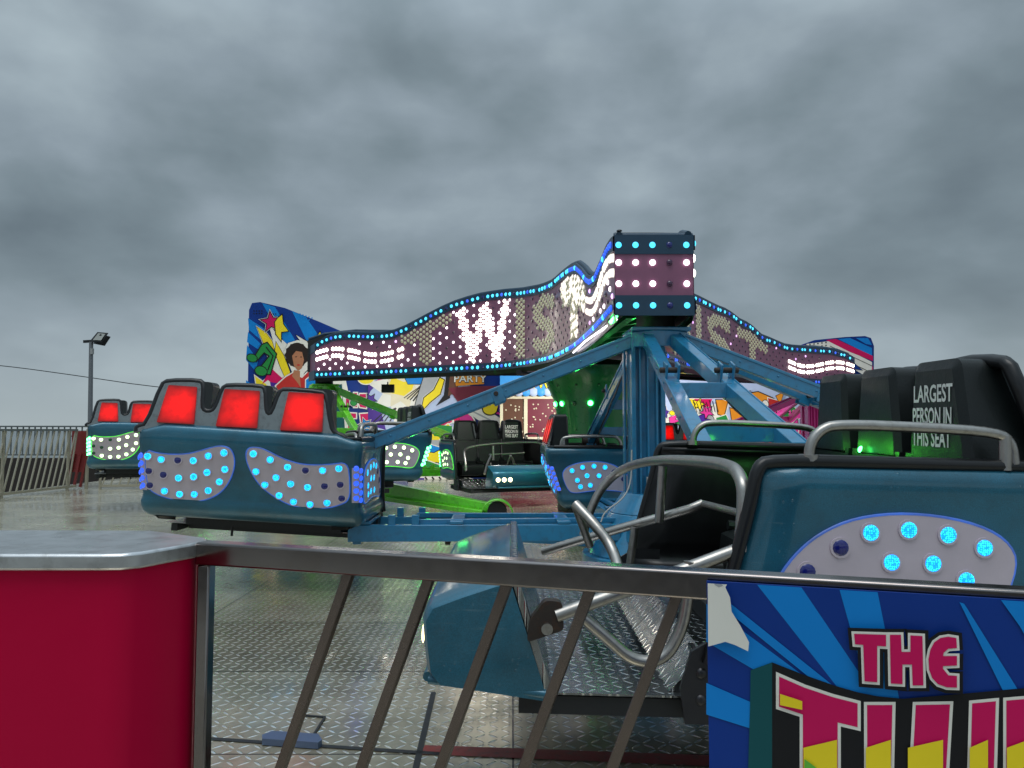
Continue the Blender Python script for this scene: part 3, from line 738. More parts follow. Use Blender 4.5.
    # end swooshes: two waving rows of bright lamps
    for e in (0, 1):
        for row in (0, 1):
            sw = .06; cnt = 0
            while sw < T * .20:
                u = sw / (T * .20)
                zc = .44 + .09 * math.sin(u * PI * 2.0 + .2) + (row - .5) * .15
                if cnt % 5 != 4: lamp(sw if e == 0 else T - sw, zc, .046, ('creamled' if T - sw > 0 and (e == 1 and flip > 0) else 'warmw'))
                sw += .088; cnt += 1
    # lettering and field
    hl = {}
    dx = .100; j = 0; s = .10
    while s < T - .10:
        h = hprof(s / T); zz = BW + .05 + (j % 2) * dx / 2; kk = 0
        u = s / T; e = min(u, 1 - u)
        while zz < h - BW - .03:
            done = False
            for (ch, s0, s1, litc, hw) in letters:
                a0, a1 = (s0, s1)
                if a0 - hw - .05 < s < a1 + hw + .05:
                    W_ = a1 - a0; H_ = h - 2 * BW - .24
                    for (pa, pb) in STK[ch]:
                        A = (a0 + pa[0] * W_, BW + .12 + pa[1] * H_); B = (a0 + pb[0] * W_, BW + .12 + pb[1] * H_)
                        if sdist(Vector((s, zz)), A, B) < hw: done = True; break
                if done:
                    m = ['lampoffy', 'warmw', 'creamled' if random.random() < .6 else 'lampoffy'][litc]; lamp(s, zz, .040, m); break
            if not done:
                if e < .21:
                    u2 = e / .20; zc = .47 + .10 * math.sin(u2 * PI * 2 + .2)
                    if abs(zz - zc) > .17 and (j % 2 == 0 and (kk + j // 2) % 2 == 0):
                        rr = random.random(); near = pos(s)[0].y < 11.8
                        lamp(s, zz, .030, 'white' if (flip > 0 and rr < (.75 if u < .5 else .55)) else ('pinkled' if rr > .86 else 'lampoff'))
                elif (j % 2 == 0 and (kk + j // 2) % 2 == 0):
                    rr = random.random(); w_near = any(lc == 1 and s0 - .5 < s < s1 + .3 for (_, s0, s1, lc, _h) in letters)
                    zone = flip > 0 and (.20 < u < .29 or w_near)
                    lamp(s, zz, .028, 'white' if zone and rr < .8 else ('pinkled' if rr > .95 and flip < 0 else 'lampoff'))
            zz += dx; kk += 1
        s += dx * .80; j += 1
    return

# face between the left arm and the near arm
pathL = [(-4.35, 16.95), (-2.9, 16.2), (-1.65, 15.5), (-.25, 14.6), (.55, 13.2), (.86, 11.5), (.98, 9.5), (1.01, 7.5)]
def s_of_px(path, px):
    P = cr([V2(*c) for c in path]); cum = 0; best = None
    for i in range(len(P)):
        if i: cum += (P[i] - P[i - 1]).length
        x = 512 + F * P[i].x / P[i].y
        if best is None or abs(x - px) < best[0]: best = (abs(x - px), cum)
    return best[1]
sx = lambda px: s_of_px(pathL, px)
lettersL = [('T', sx(404), sx(446), 0, .14), ('W', sx(460), sx(507), 1, .112), ('I', sx(517), sx(523), 0, .16), ('S', sx(535), sx(554), 0, .12), ('T', sx(566), sx(583), 2, .32)]
tpL = [(300, 346), (314, 345), (322, 339), (332, 335), (345, 333.5), (360, 334), (375, 334.5), (390, 333), (405, 327), (420, 319), (435, 311), (450, 304), (465, 299), (480, 295), (500, 292), (520, 290.5), (540, 287), (552, 282), (562, 273), (570, 267), (577, 264), (583, 269), (588, 276), (592, 278), (597, 273), (603, 260), (608, 248), (613, 240), (618, 236.5), (630, 236)]
sign_face(pathL, lettersL, 1, tp=tpL)
pathR = [(1.79, 7.5), (1.95, 9.5), (2.25, 11.5), (2.85, 13.4), (4.1, 15.6), (5.7, 17.6), (7.5, 19.3), (9.1, 20.4)]
def arclen(path):
    P = cr([V2(*c) for c in path]); return sum((P[i] - P[i - 1]).length for i in range(1, len(P)))
TL = arclen(pathL); TR = arclen(pathR)
k0 = TR / TL
lettersR = [('T', .25 * TR, .33 * TR, 0, .14), ('W', .36 * TR, .46 * TR, 0, .12), ('I', .492 * TR, .493 * TR, 0, .14), ('S', .53 * TR, .61 * TR, 0, .12), ('T', .645 * TR, .73 * TR, 0, .14)]
tpR = [(680, 299), (695, 300), (705, 303), (720, 309), (740, 320), (755, 330), (770, 342), (780, 347), (790, 350), (805, 353.5), (820, 355), (835, 355.5), (848, 358), (856, 363), (870, 368)]
PRr = [(x, y) for x, y in tpR]
sign_face(pathR, lettersR, -1, tp=None)
sign_face([(9.3, 21.3), (6.5, 20.4), (3.6, 18.6), (1.0, 17.6), (-1.9, 17.5), (-4.7, 17.8)], [], 1, detail=False, ZB=ZB + .17)
# end caps
def cap(a, b_, cols, near):
    a = V2(*a); b_ = V2(*b_); d = (b_ - a); n = Vector((d.y, -d.x, 0)).normalized(); h = .74; W_ = d.length
    b = MB(); b.prism([a + Vector((0, 0, ZB - .02)), b_ + Vector((0, 0, ZB - .02)), b_ + Vector((0, 0, ZB + h)), a + Vector((0, 0, ZB + h))], -n * .12)
    f = b.build('end_cap', 'purple', canopy, bevel=.01)
    b = MB()
    for z0, z1 in ((-.04, .16), (h - .17, h + .02)):
        b = MB(); b.prism([a + Vector((0, 0, ZB + z0)), b_ + Vector((0, 0, ZB + z0)), b_ + Vector((0, 0, ZB + z1)), a + Vector((0, 0, ZB + z1))], n * .012)
        b.build('border_strip', 'navy', f)
    b = MB(); b.tube([a + Vector((0, 0, ZB + h + .02)) - n * .05, b_ + Vector((0, 0, ZB + h + .02)) - n * .05], .035)
    b.build('top_trim', 'navy', f)
    if near: 
        for i in range(5):
            p = a + d * ((.35 + i * 1.07) / 5 - .02)
            for zi, z in enumerate((.06, .275, .485, h - .08)):
                m = ('lampoff' if zi in (1, 2) else 'lampoffb') if i == 3 else ('white' if zi in (1, 2) else 'signcyan')
                bb = MB(); bb.dome((0, 0, 0), n, .031, n=12, flat=.5); o = bb.build('bulb', m, f); o.location = p + Vector((0, 0, ZB + z)) + n * .013
cap((1.01, 7.5), (1.79, 7.5), 5, True); cap((9.1, 20.4), (9.3, 21.3), 5, False); cap((-4.7, 17.8), (-4.35, 16.95), 5, False)
b = MB(); b.tube([(1.05, 7.52, ZB + .76), (1.06, 7.52, ZB + .80)], .02); b.dome((1.06, 7.5, ZB + .80), (0, 0, 1), .03)
b.tube([(1.02, 7.55, ZB + .79), (1.4, 7.55, ZB + .79), (1.78, 7.55, ZB + .785)], .01); b.build('roof_edge', 'black', canopy)
# single lamps, then the remainder as one object
SPOT.sort(key=lambda q: -q[0])
vis = [q for q in SPOT if q[1].y < 14.9 or True]
for q in SPOT[:100]:
    bb = MB(); bb.dome((0, 0, 0), q[2], q[3], n=8, flat=.6); o = bb.build('bulb', q[4], q[5]); o.location = q[1]
bb = MB()
for q in SPOT[100:]: bb.dome(q[1], q[2], q[3], q[4], n=6, flat=.6, rings=2)
o = bb.build('bulbs', parent=canopy); tag(o, kind='stuff')
# underside and spokes
b = MB(); out = cr([V2(*c) for c in pathL]) + cr([V2(*c) for c in pathR]) + [V2(9.3, 21.3), V2(3.6, 18.6), V2(-1.9, 17.5), V2(-4.7, 17.8)]
cen = V2(1.6, 15.0)
n_ = len(out); vs = [Vector((p.x, p.y, ZB + .30)) + (cen - p).normalized() * .16 for p in out]
from mathutils.geometry import tessellate_polygon
tri = tessellate_polygon([[Vector((v.x, v.y, 0)) for v in vs]])
b.add(vs, [tuple(t_) for t_ in tri]); b.add([v + Vector((0, 0, .3)) for v in vs], [tuple(t_) for t_ in tri])
b.build('underside_panel', 'dark', canopy, smooth=False)
for hub, m in ((NP, 'blue_steel'), (HP, 'green_steel'), (RP, 'pink_steel')):
    b = MB(); Cc = Vector((1.25, 14.5, 2.80)); Hh = Vector((hub.x, hub.y, 2.80)); Hh = Cc.lerp(Hh, .92); dd = (Hh - Cc).normalized(); sd = Vector((-dd.y, dd.x, 0))
    for s in (-.16, .16): b.beam(Cc + sd * s, Hh + sd * s, .10, .12)
    for k in range(9): 
        p = Cc.lerp(Hh, (k + .5) / 9); q = Cc.lerp(Hh, min((k + 1.3) / 9, 1)); b.beam(p - sd * .16, q + sd * .16, .05, .05)
    b.build('main_arm', 'darkgreen', canopy)
# green tube light under the near arm
b = MB(); b.tube([at(611, 322, 7.8), at(616, 316, 7.6)], .02); b.build('tube_light', 'puregreen', canopy)
b = MB(); b.tube([Vector((1.05, 7.7, ZB - .05)), Vector((.92, 9.6, ZB - .05)), Vector((.88, 11.0, ZB - .05))], .012); b.build('tube_light', 'white', canopy)

# ------------------------------------------------------------------ mural backdrop
A0 = Vector((-8.0, 23.0, 0)); A1 = Vector((12.0, 25.6, 0)); bd = (A1 - A0).normalized(); bn = Vector((bd.y, -bd.x, 0))
bp_ = lambda x, y, o=0: on_plane(x, y, A0 + bn * o, bn)
back = thing('mural_backdrop', 'wavy-topped painted backdrop of comic stars, notes and a singer behind the ride', 'backdrop', (0, 0, 0))
outl = [(246, 500), (246, 470), (249, 310), (252, 303), (260, 302), (285, 308), (320, 322), (350, 335), (420, 345), (560, 345), (700, 350), (790, 349), (815, 340), (845, 337), (865, 336), (871, 338), (874, 346), (874, 500)]
W = [bp_(x, y) for x, y in outl]
W = [Vector((p.x, p.y, max(p.z, 0.0))) for p in W]; W[0].z = W[-1].z = 0; 
W = [W[0]] + W[2:]
b = MB(); b.prism(W, -bn * .08, 'p_blue1'); b.build('board', 'p_blue1', back, bevel=0.0, smooth=False)
b = MB()
for px in (300, 420, 540, 660, 780, 850):
    p = bp_(px, 480); b.beam(Vector((p.x, p.y, 0)) - bn * .2, Vector((p.x, p.y, 3.0)) - bn * .2, .1, .1)
    b.beam(Vector((p.x, p.y, 2.6)) - bn * .2, Vector((p.x, p.y, -.0)) - bn * 1.2, .06, .06)
b.build('rear_brace', 'dark', back)
LAY = [0]
art = MB()
def A(m, pts, outline=None, close=True, cur=False):
    """paint one flat patch of the mural"""
    if outline:
        for om, d in outline:
            LAY[0] += 1; q = [bp_(x, y, .001 * LAY[0] + .004) for x, y in inflate(pts, d)]; art.add(*tess(q), 'p_' + om)
    LAY[0] += 1; q = [bp_(x, y, .001 * LAY[0] + .004) for x, y in pts]; art.add(*tess(q), 'p_' + m)
def tess(q, ax=None):
    o = q[0]; u = bd
    t2 = tessellate_polygon([[Vector(((v - o).dot(u), v.z, 0)) for v in q]])
    return q, [tuple(x) for x in t2]
def star(cx, cy, r, rot=0, k=.45, n=5, sx_=1, sy_=1): return [(cx + sx_ * (r if i % 2 == 0 else r * k) * math.sin(rot + PI * i / n), cy - sy_ * (r if i % 2 == 0 else r * k) * math.cos(rot + PI * i / n)) for i in range(2 * n)]
def ell(cx, cy, rx_, ry_, n=20, rot=0): 
    c, s = math.cos(rot), math.sin(rot)
    return [(cx + rx_ * math.cos(2 * PI * i / n) * c - ry_ * math.sin(2 * PI * i / n) * s, cy + rx_ * math.cos(2 * PI * i / n) * s + ry_ * math.sin(2 * PI * i / n) * c) for i in range(n)]
def line(pts, w):
    L_, R_ = [], []
    for i, p in enumerate(pts):
        a = Vector(pts[max(i - 1, 0)]); c = Vector(pts[min(i + 1, len(pts) - 1)]); d = (c - a).normalized(); n = Vector((-d.y, d.x)) * w / 2
        L_.append((p[0] + n.x, p[1] + n.y)); R_.append((p[0] - n.x, p[1] - n.y))
    return L_ + R_[::-1]
# left wing of the mural
for q in ([(262, 303), (275, 307), (298, 345), (290, 352)], [(292, 311), (306, 317), (330, 352), (322, 362), (312, 352)], [(248, 318), (266, 330), (262, 341), (249, 330)], [(248, 332), (262, 345), (262, 352), (247, 342)], [(247, 345), (258, 360), (256, 372), (246, 360)], [(246, 380), (262, 392), (262, 400), (246, 398)]): A('blue2', q)
for i in range(16): A('black', ell(254 + (i % 4) * 2.6 + 14 * (i // 8), 311 + (i // 4 % 2) * 2.6 + 3 * (i // 8), .7, .7, 6))
for i in range(9): A('blue2', ell(300 + (i % 5) * 3, 314 + (i // 5) * 3 + i % 5, .8, .8, 6))
A('yellow', [(257, 327), (266, 333), (272, 341), (275, 352), (273, 362), (268, 356), (263, 342)], [('white', 1), ('black', .5)])
A('white', [(268, 322), (278, 336), (288, 345), (284, 372), (300, 392), (300, 400), (262, 400), (258, 385), (272, 372), (276, 352)])
A('yellow', [(276, 342), (284, 356), (290, 372), (287, 382), (280, 366), (275, 352)], [('black', .6)])
A('yellow', [(255, 376), (266, 384), (272, 398), (258, 398)], [('white', 1)])
A('crimson', [(271, 368), (282, 378), (290, 373), (295, 385), (280, 390), (268, 380), (262, 384)])
A('violet', [(270, 382), (282, 384), (284, 396), (272, 392)])
A('crimson', star(271, 322, 10, -.1, .42), [('white', 1.4), ('black', 1)])
A('yellow', [(282, 315), (283, 324), (288, 331), (281, 332), (281, 341), (276, 334), (275, 322), (278, 318)], [('black', .9)])
A('green', [(262, 345), (267, 343), (276, 354), (270, 374), (264, 374), (262, 366), (270, 356), (264, 352), (257, 360), (256, 355)], [('black', 1.2)])
A('green', ell(252, 358, 5, 3.6, 12, .3), [('black', .9)]); A('green', ell(261, 371, 6, 4.5, 12, .3), [('black', .9)])
A('black', line([(266, 347), (273, 356), (268, 370)], 1.2))
A('white', [(296, 335), (306, 341), (320, 344), (320, 352), (312, 352), (304, 346)], [('black', .7)])
A('yellow', [(308, 342), (316, 338), (320, 332), (323, 340), (332, 342), (325, 350), (324, 356), (315, 350)], [('black', .8)])
A('crimson', [(311, 356), (318, 350), (320, 362), (306, 366)], [('white', 1)])
A('white', [(284, 352), (288, 343), (298, 340), (308, 343), (312, 356), (312, 366), (305, 372), (300, 380), (292, 372)])
A('red', [(276, 386), (286, 377), (293, 373), (302, 378), (308, 372), (314, 367), (322, 368), (318, 378), (306, 388), (304, 402), (300, 430), (278, 430), (280, 396)], [('white', 1.2)])
A('skin', [(294, 370), (300, 371), (300, 378), (301, 388), (297, 382), (292, 376)])
A('skin', [(308, 372), (320, 358), (324, 361), (313, 376)])
A('hair', ell(297, 355, 11.2, 12.4, 18)); A('hair', star(297, 355, 12.6, 0, .9, 12))
A('skin', [(292, 356), (296, 351), (302, 352), (304, 360), (302, 368), (298, 371), (294, 366)])
A('hair', line([(295, 357), (297, 356.6)], .8)); A('hair', line([(300, 357), (302, 357)], .8)); A('red', ell(298.5, 365, 1.8, .8, 8))
A('blue2', [(306, 380), (316, 372), (322, 374), (322, 392), (306, 394)], [('white', 1)])
A('lime', [(276, 396), (288, 390), (292, 400), (280, 408)], [('yellow', 1.2)])
# lower-left, behind the green frame
A('white', [(316, 380), (345, 376), (350, 400), (345, 440), (318, 440)]); A('teal', [(320, 388), (342, 384), (345, 430), (322, 430)])
def word(m, pts, out=(('white', 1.2),)): A(m, pts, out)
for p in ([(346, 392), (346, 406), (349, 406), (349, 400), (354, 400), (354, 407), (357, 407), (357, 393), (354, 393), (354, 398), (349, 398), (349, 392)],
          [(366, 394), (360, 394), (358, 400), (360, 407), (366, 408), (366, 404.5), (362, 404), (362, 402), (366, 402), (366, 399), (362, 399), (362, 397.5), (366, 397.5)],
          [(335, 391), (343, 391.5), (343, 395), (341, 395), (341, 406), (337.5, 405.5), (337.5, 395), (335, 394.5)],
          [(344, 413), (356, 413.5), (356, 418), (352.5, 418), (352.5, 432), (348, 432), (348, 417), (344, 417)],
          [(379, 413), (387, 412), (387, 417), (384, 417), (384, 424), (378, 424)], [(360, 414), (374, 413), (374, 426), (362, 428)]): word('crimson', p)
# centre-left explosion and stars
A('paleblue', [(368, 376), (470, 376), (470, 420), (430, 450), (372, 430)])
A('violet', [(368, 384), (382, 378), (378, 400), (386, 430), (368, 425)]); A('pink', ell(381, 384, 6, 5)); A('paleblue', ell(376, 398, 8, 12, 14, .3))
A('white', star(402, 390, 36, .2, .55, 8)); A('cream', star(402, 388, 22, .1, .6, 7))
A('yellow', [(392, 377), (404, 382), (416, 378), (412, 390), (404, 396), (386, 392)], [('cream', 2)])
A('blue2', [(404, 376), (426, 376), (422, 384), (408, 384)], [('black', .6)])
A('yellow', ell(366, 378, 8, 6), [('white', 1)])
for i in range(5): A('black', line([(404 + i * 3, 398 + i), (418 + i * 2.5, 388 - i), (428 + i * 1.5, 378)], .8 + i * .2))
for i in range(4): A('black', line([(370 + i * 6, 425), (382 + i * 4, 414), (396, 408)], 1.0))
A('grey', [(424, 376), (440, 376), (434, 395), (420, 410), (412, 420), (416, 402)], [('black', .7)])
A('yellow', [(440, 378), (444, 380), (440, 394), (430, 402), (421, 412), (424, 398), (434, 390)], [('white', 1.4), ('black', 1)])
A('black', [(446, 376), (452, 376), (450, 398), (436, 406), (444, 395)])
A('brown', [(450, 376), (458, 376), (458, 392), (448, 396)]); A('orange', [(454, 374), (484, 374), (484, 384), (456, 386)])
vs, fs = font_mesh('PARTY', 1.0, .02); w0 = max(v[0] for v in vs)
for mm, off_, dy in (('p_black', .05, .3), ('p_white', .015, 0)):
    vs, fs = font_mesh('PARTY', 1.0, off_); LAY[0] += 1
    art.add([bp_(470 + v[0] * 11.0, 379 - v[1] * 10 + dy, .001 * LAY[0] + .004) for v in vs], fs, mm)
# middle band above the deck
A('maroon', [(448, 388), (470, 386), (500, 386), (500, 400), (460, 405)])
A('crimson', [(430, 420), (450, 412), (452, 422), (432, 430), (428, 438)], [('white', 1.2)])
A('yellow', [(430, 436), (448, 424), (452, 428), (434, 444)], [('white', 1)])
A('green', [(430, 424), (452, 426), (452, 438), (434, 436)]); A('crimson', ell(464, 421, 11, 8, 16, .5), [('white', 1.4)]); A('pink', ell(466, 419, 7, 5, 14, .5))
A('white', [(455, 404), (470, 399), (500, 418), (500, 428), (478, 420)]); A('grey', line([(460, 405), (500, 425)], 1.5)); A('pink', line([(472, 402), (500, 414)], 2))
A('red', [(470, 396), (500, 390), (500, 395), (474, 400)]); A('violet', [(474, 400), (500, 394), (500, 412), (484, 406)])
A('yellow', ell(490, 409, 7, 5.5, 14), [('black', 1.2)]); A('yellow', line([(496, 409), (501, 397)], 1.6))
A('grey', [(430, 440), (500, 440), (500, 470), (430, 470)])
A('blue2', [(422, 442), (448, 450), (448, 464), (424, 464)], [('white', .8)]); A('maroon', [(424, 430), (430, 436), (430, 452), (420, 450)])
A('yellow', [(424, 452), (434, 453), (440, 450), (441, 457), (447, 464), (436, 462), (426, 466), (428, 459)], [('black', .8)])
A('green', [(414, 466), (425, 460), (442, 466), (452, 470), (440, 474), (414, 474)], [('white', 1)])
A('white', [(408, 476), (450, 474), (480, 480), (500, 490), (408, 490)])
for i in range(8): A('black', line([(428 + i * 7, 490), (418 + i * 7, 477)], 1.7))
A('violet', [(396, 478), (424, 478), (428, 490), (396, 490)]); A('white', [(410, 452), (422, 450), (420, 468), (408, 470)])
for i in range(3): A('black', line([(410 + 3 * i, 466), (417 + 2 * i, 455)], 1.1))
# right of the booth
A('blue2', [(534, 436), (560, 436), (560, 460), (534, 460)]); A('crimson', ell(546, 452, 8, 7), [('white', 1)]); A('blue2', ell(547, 452, 4, 3.4)); A('yellow', [(540, 468), (556, 456), (562, 468), (552, 474)], [('white', .8)]); A('pink', [(556, 466), (566, 462), (566, 490), (558, 488)])
# right half
A('paleblue', [(628, 378), (760, 378), (800, 395), (800, 470), (628, 470)])
A('yellow', [(680, 398), (700, 400), (712, 412), (706, 420), (690, 424), (682, 416)], [('white', 2)]); A('white', [(684, 412), (730, 400), (722, 430), (690, 440)])
A('grey', ell(706, 420, 8, 6), [('black', .6)]); A('white', ell(700, 424, 5, 4)); A('crimson', [(694, 399), (712, 399), (710, 407), (698, 406)]); A('black', line([(696, 424), (704, 418), (716, 424), (722, 430)], 1))
A('orange', [(716, 400), (728, 400), (724, 416), (718, 414)], [('black', .8)]); A('green', [(716, 418), (726, 415), (730, 424), (720, 428)], [('white', .9)])
A('orange', [(730, 408), (744, 412), (760, 434), (734, 434)], [('black', .7)]); A('red', [(744, 420), (756, 430), (748, 436), (738, 434)])
A('orange', [(746, 394), (758, 392), (772, 398), (777, 402), (776, 414), (764, 420), (750, 408)], [('black', 1.0)])
A('red', [(768, 398), (779, 401), (778, 414), (770, 416)], [('white', .8)]); A('skin', ell(772, 418, 6, 4.5), [('black', .6)])
A('white', ell(758, 405, 3.6, 5, 14, -.2), [('black', .7)]); A('white', ell(765, 405, 3.4, 4.8, 14, .1), [('black', .7)]); A('black', ell(760, 407, 1.3, 2, 8)); A('black', ell(766, 407, 1.2, 1.9, 8))
A('green', [(778, 410), (790, 404), (800, 412), (784, 418)], [('white', .8)]); A('pink', [(774, 424), (802, 411), (804, 416), (778, 430)], [('white', .7)])
A('pink', star(794, 430, 11, .3, .5), [('white', 1), ('black', .7)]); A('green', ell(808, 424, 6, 5), [('white', 1)]); A('crimson', ell(806, 432, 7, 6), [('white', 1)])
A('white', [(700, 438), (800, 438), (800, 470), (700, 470)]); A('pink', [(702, 452), (738, 437), (742, 441), (708, 456)]); A('red', [(737, 442), (772, 442), (772, 452), (737, 452)]); A('yellow', ell(755, 456, 16, 6))
A('pink', [(660, 440), (682, 438), (682, 470), (660, 470)]); A('blue2', ell(668, 431, 8, 7)); A('white', [(660, 410), (672, 415), (674, 424), (660, 426)])
# right wing
A('blue2', [(838, 339), (850, 338), (872, 348), (872, 356), (860, 350)])
A('white', [(800, 352), (806, 344), (830, 341), (872, 362), (872, 395), (864, 395), (868, 378), (840, 360), (810, 356)])
A('crimson', [(826, 340), (836, 339), (873, 356), (873, 361), (850, 352)]); A('crimson', [(798, 356), (804, 345), (808, 345), (803, 356)]); A('crimson', [(866, 390), (873, 365), (874, 395)])
A('black', line([(830, 346), (872, 366)], .6)); A('black', line([(828, 352), (870, 372)], .6)); A('navy' if 'p_navy' in M else 'blue1', [(806, 358), (812, 351), (822, 350), (850, 360), (862, 370), (830, 366)], [('black', .6)])
for i in range(12): A('black', ell(806 + (i % 6) * 4.0, 345 + (i // 6) * 3 - (i % 6) * .5, .8, .8, 6))
A('blue2', [(856, 338), (868, 338), (872, 345), (866, 344)])
random.seed(11)
for (x0, x1, y0, y1, n_) in ((662, 742, 392, 436, 16), (352, 372, 398, 436, 6), (560, 640, 400, 470, 10), (812, 872, 400, 470, 10)):
    for k in range(n_):
        x = random.uniform(x0, x1); y = random.uniform(y0, y1); m_ = random.choice(['crimson', 'yellow', 'blue2', 'pink', 'green', 'white', 'orange', 'violet'])
        sh = random.choice([star(x, y, random.uniform(4, 7), random.random(), .45), ell(x, y, random.uniform(2, 5), random.uniform(2, 4), 12, random.random()), [(x, y), (x + 9, y - 4), (x + 6, y + 2), (x + 12, y + 3), (x + 1, y + 6)]])
        A(m_, sh, [('white', 1.0), ('black', .6)] if k % 2 else [('black', .7)])
for k in range(9): A('black', line([(690 + k * 3.2, 400 + (k % 3)), (694 + k * 3.0, 412)], .7))
for q in ([(742, 396), (750, 391), (748, 400)], [(776, 396), (784, 392), (780, 404)]): A('orange', q, [('black', .6)])
art.build('painting', parent=back, smooth=False)

# pay booth
booth = thing('control_booth', 'blue-awninged booth with two beige-framed windows in front of the mural', 'booth')
YB = 21.9; g_ = lambda x, y, Y=YB: at(x, y, Y)
def quad(b, x0, y0, x1, y1, Y, th, m): 
    p, q = at(x0, y1, Y), at(x1, y0, Y); b.box(((p.x + q.x) / 2, Y + th / 2, (p.z + q.z) / 2), (q.x - p.x, th, q.z - p.z), m)
b = MB(); quad(b, 500, 376, 600, 440, YB + .12, .9, None); b.box((at(550, 400, YB).x, YB + .57, .62), (2.84, .9, 1.22), None); b.build('cabin', 'p_maroon', booth)
b = MB()
for x0, x1 in ((500, 503), (524, 527.5), (562, 566)): quad(b, x0, 399, x1, 440, YB, .12, None)
quad(b, 503.2, 437, 561.8, 441, YB, .12, None); quad(b, 500, 396, 566, 398.8, YB, .12, None)
b.build('window_frame', 'p_cream', booth)
b = MB(); quad(b, 503, 399, 524, 437, YB + .06, .03, 'p_brown'); quad(b, 527, 403, 562, 437, YB + .06, .03, 'p_maroon')
for i in range(48):
    x = 505 + random.random() * 55; y = 404 + random.random() * 30; b.dome(at(x, y, YB + .055), (0, -1, 0), .026, 'p_cream', n=6)
b.build('curtain', 'p_maroon', booth)
b = MB()
quad(b, 500, 375, 566, 392, YB - .12, .10, 'p_blue3')
for i in range(9): b.dome(at(504 + i * 7.4, 392, YB - .12), (0, -1, 0), .13, 'p_blue3' if i % 2 else 'p_paleblue', n=12, flat=.3)
for mm, off_, o2 in (('p_black', .06, 0), ('p_yellow', .02, .012), ):
    vs, fs = font_mesh('TWIST', 1.0, off_)
    b.add([at(548 + v[0] * 12, 384 - v[1] * 13, YB - .14 - o2) for v in vs], fs, mm)
b.build('awning', parent=booth)

# ------------------------------------------------------------------ front barrier
B0 = Vector((-.70, 1.755, 0)); B1 = Vector((1.6, .97, 0)); u_ = (B1 - B0).normalized(); w_ = Vector((u_.y, -u_.x, 0))   # w_ points to the camera
bar = thing('front_barrier', 'dark steel handrail barrier with leaning square bars across the foreground', 'barrier', B0)
RT = 1.25
def loc(v): return Vector(v) - B0
b = MB(); b.beam(loc(B0 + u_ * .0 + Vector((0, 0, RT - .025))), loc(B1 + Vector((0, 0, RT - .025))), .045, .05); b.build('top_rail', 'rail', bar, bevel=.005)
b = MB(); b.beam(loc(B0 + Vector((0, 0, .14))), loc(B1 + Vector((0, 0, .14))), .04, .04); b.build('bottom_rail', 'bar', bar, bevel=.003)
b = MB(); b.box((.012, 0, .6), (.028, .04, 1.2)); b.build('post', 'rail', bar, bevel=.004)
b = MB(); b.box(tuple(u_ * 1.18 + Vector((0, 0, .6))), (.04, .035, 1.2), rz=math.atan2(u_.y, u_.x)); b.build('post', 'rail', bar, bevel=.004)
for px in (350, 430, 508, 591, 678):
    p = on_plane(px, 575, B0, w_); k = (p - B0).dot(u_)
    topp = B0 + u_ * k + Vector((0, 0, RT - .045)); bot = B0 + u_ * (k - .40) + Vector((0, 0, .155))
    b = MB(); b.beam(loc(topp), loc(bot), .020, .020, up=tuple(w_)); b.build('leaning_bar', 'bar', bar, bevel=.002)
# blue printed sign board on the barrier
s0 = (on_plane(707, 600, B0 + w_ * .032, w_) - B0).dot(u_)
sb = thing('sign_board', 'blue sunburst sign board with crimson THE lettering and a torn white top left corner', 'sign', (0, 0, 0))
O = B0 + w_ * .030
b = MB(); q = [O + u_ * s0 + Vector((0, 0, .25)), O + u_ * 2.45 + Vector((0, 0, .25)), O + u_ * 2.45 + Vector((0, 0, 1.237)), O + u_ * s0 + Vector((0, 0, 1.237))]
b.prism(q, w_ * .006); b.build('panel', 'p_blue1', sb, smooth=False)
art2 = MB(); ly = [0]
def cp(x, y): return (700 + x / 3.16, 550 + y / 3.16)
def Bp(x, y, o): return on_plane(x, y, O + w_ * (.006 + o), w_)
def A2(m, pts, outline=None):
    for om, d in (outline or []) + [(m, 0)]:
        ly[0] += 1; q = [cp(*p) for p in (inflate(pts, d) if d else pts)]; v = [Bp(x, y, .0004 * ly[0]) for x, y in q]
        v = [w if w.z < 1.236 else w - Vector((0, 0, w.z - 1.236)) for w in v]
        t2 = tessellate_polygon([[Vector(((w - O).dot(u_), w.z, 0)) for w in v]]); art2.add(v, [tuple(t) for t in t2], 'p_' + om)
cx0, cy0 = 620, 620
for x0, x1 in ((180, 320), (440, 560),):
    A2('blue2', [(x0, 90), (x1, 95), (cx0 + 40, cy0), (cx0 - 40, cy0)])
for (a, b2, c_, d) in (((20, 170), (20, 290), (480, 560), (520, 540)), ((20, 420), (20, 520), (400, 640), (460, 610)), ((85, 160), (95, 200), (540, 560), (560, 540)), ((820, 165), (835, 170), (1010, 450), (960, 450)), ((950, 130), (1100, 140), (1100, 400), (1010, 240))):
    A2('blue2', [a, b2, c_, d])
A2('teal', [(160, 380), (228, 355), (228, 760), (150, 760), (158, 500)]); A2('black', [(228, 355), (330, 395), (430, 430), (500, 450), (560, 462), (640, 470), (820, 455), (930, 445), (1100, 430), (1100, 900), (228, 900)])
def bigletter(pts, ysplit=600):
    A2('crimson', pts, [('white', 10)])
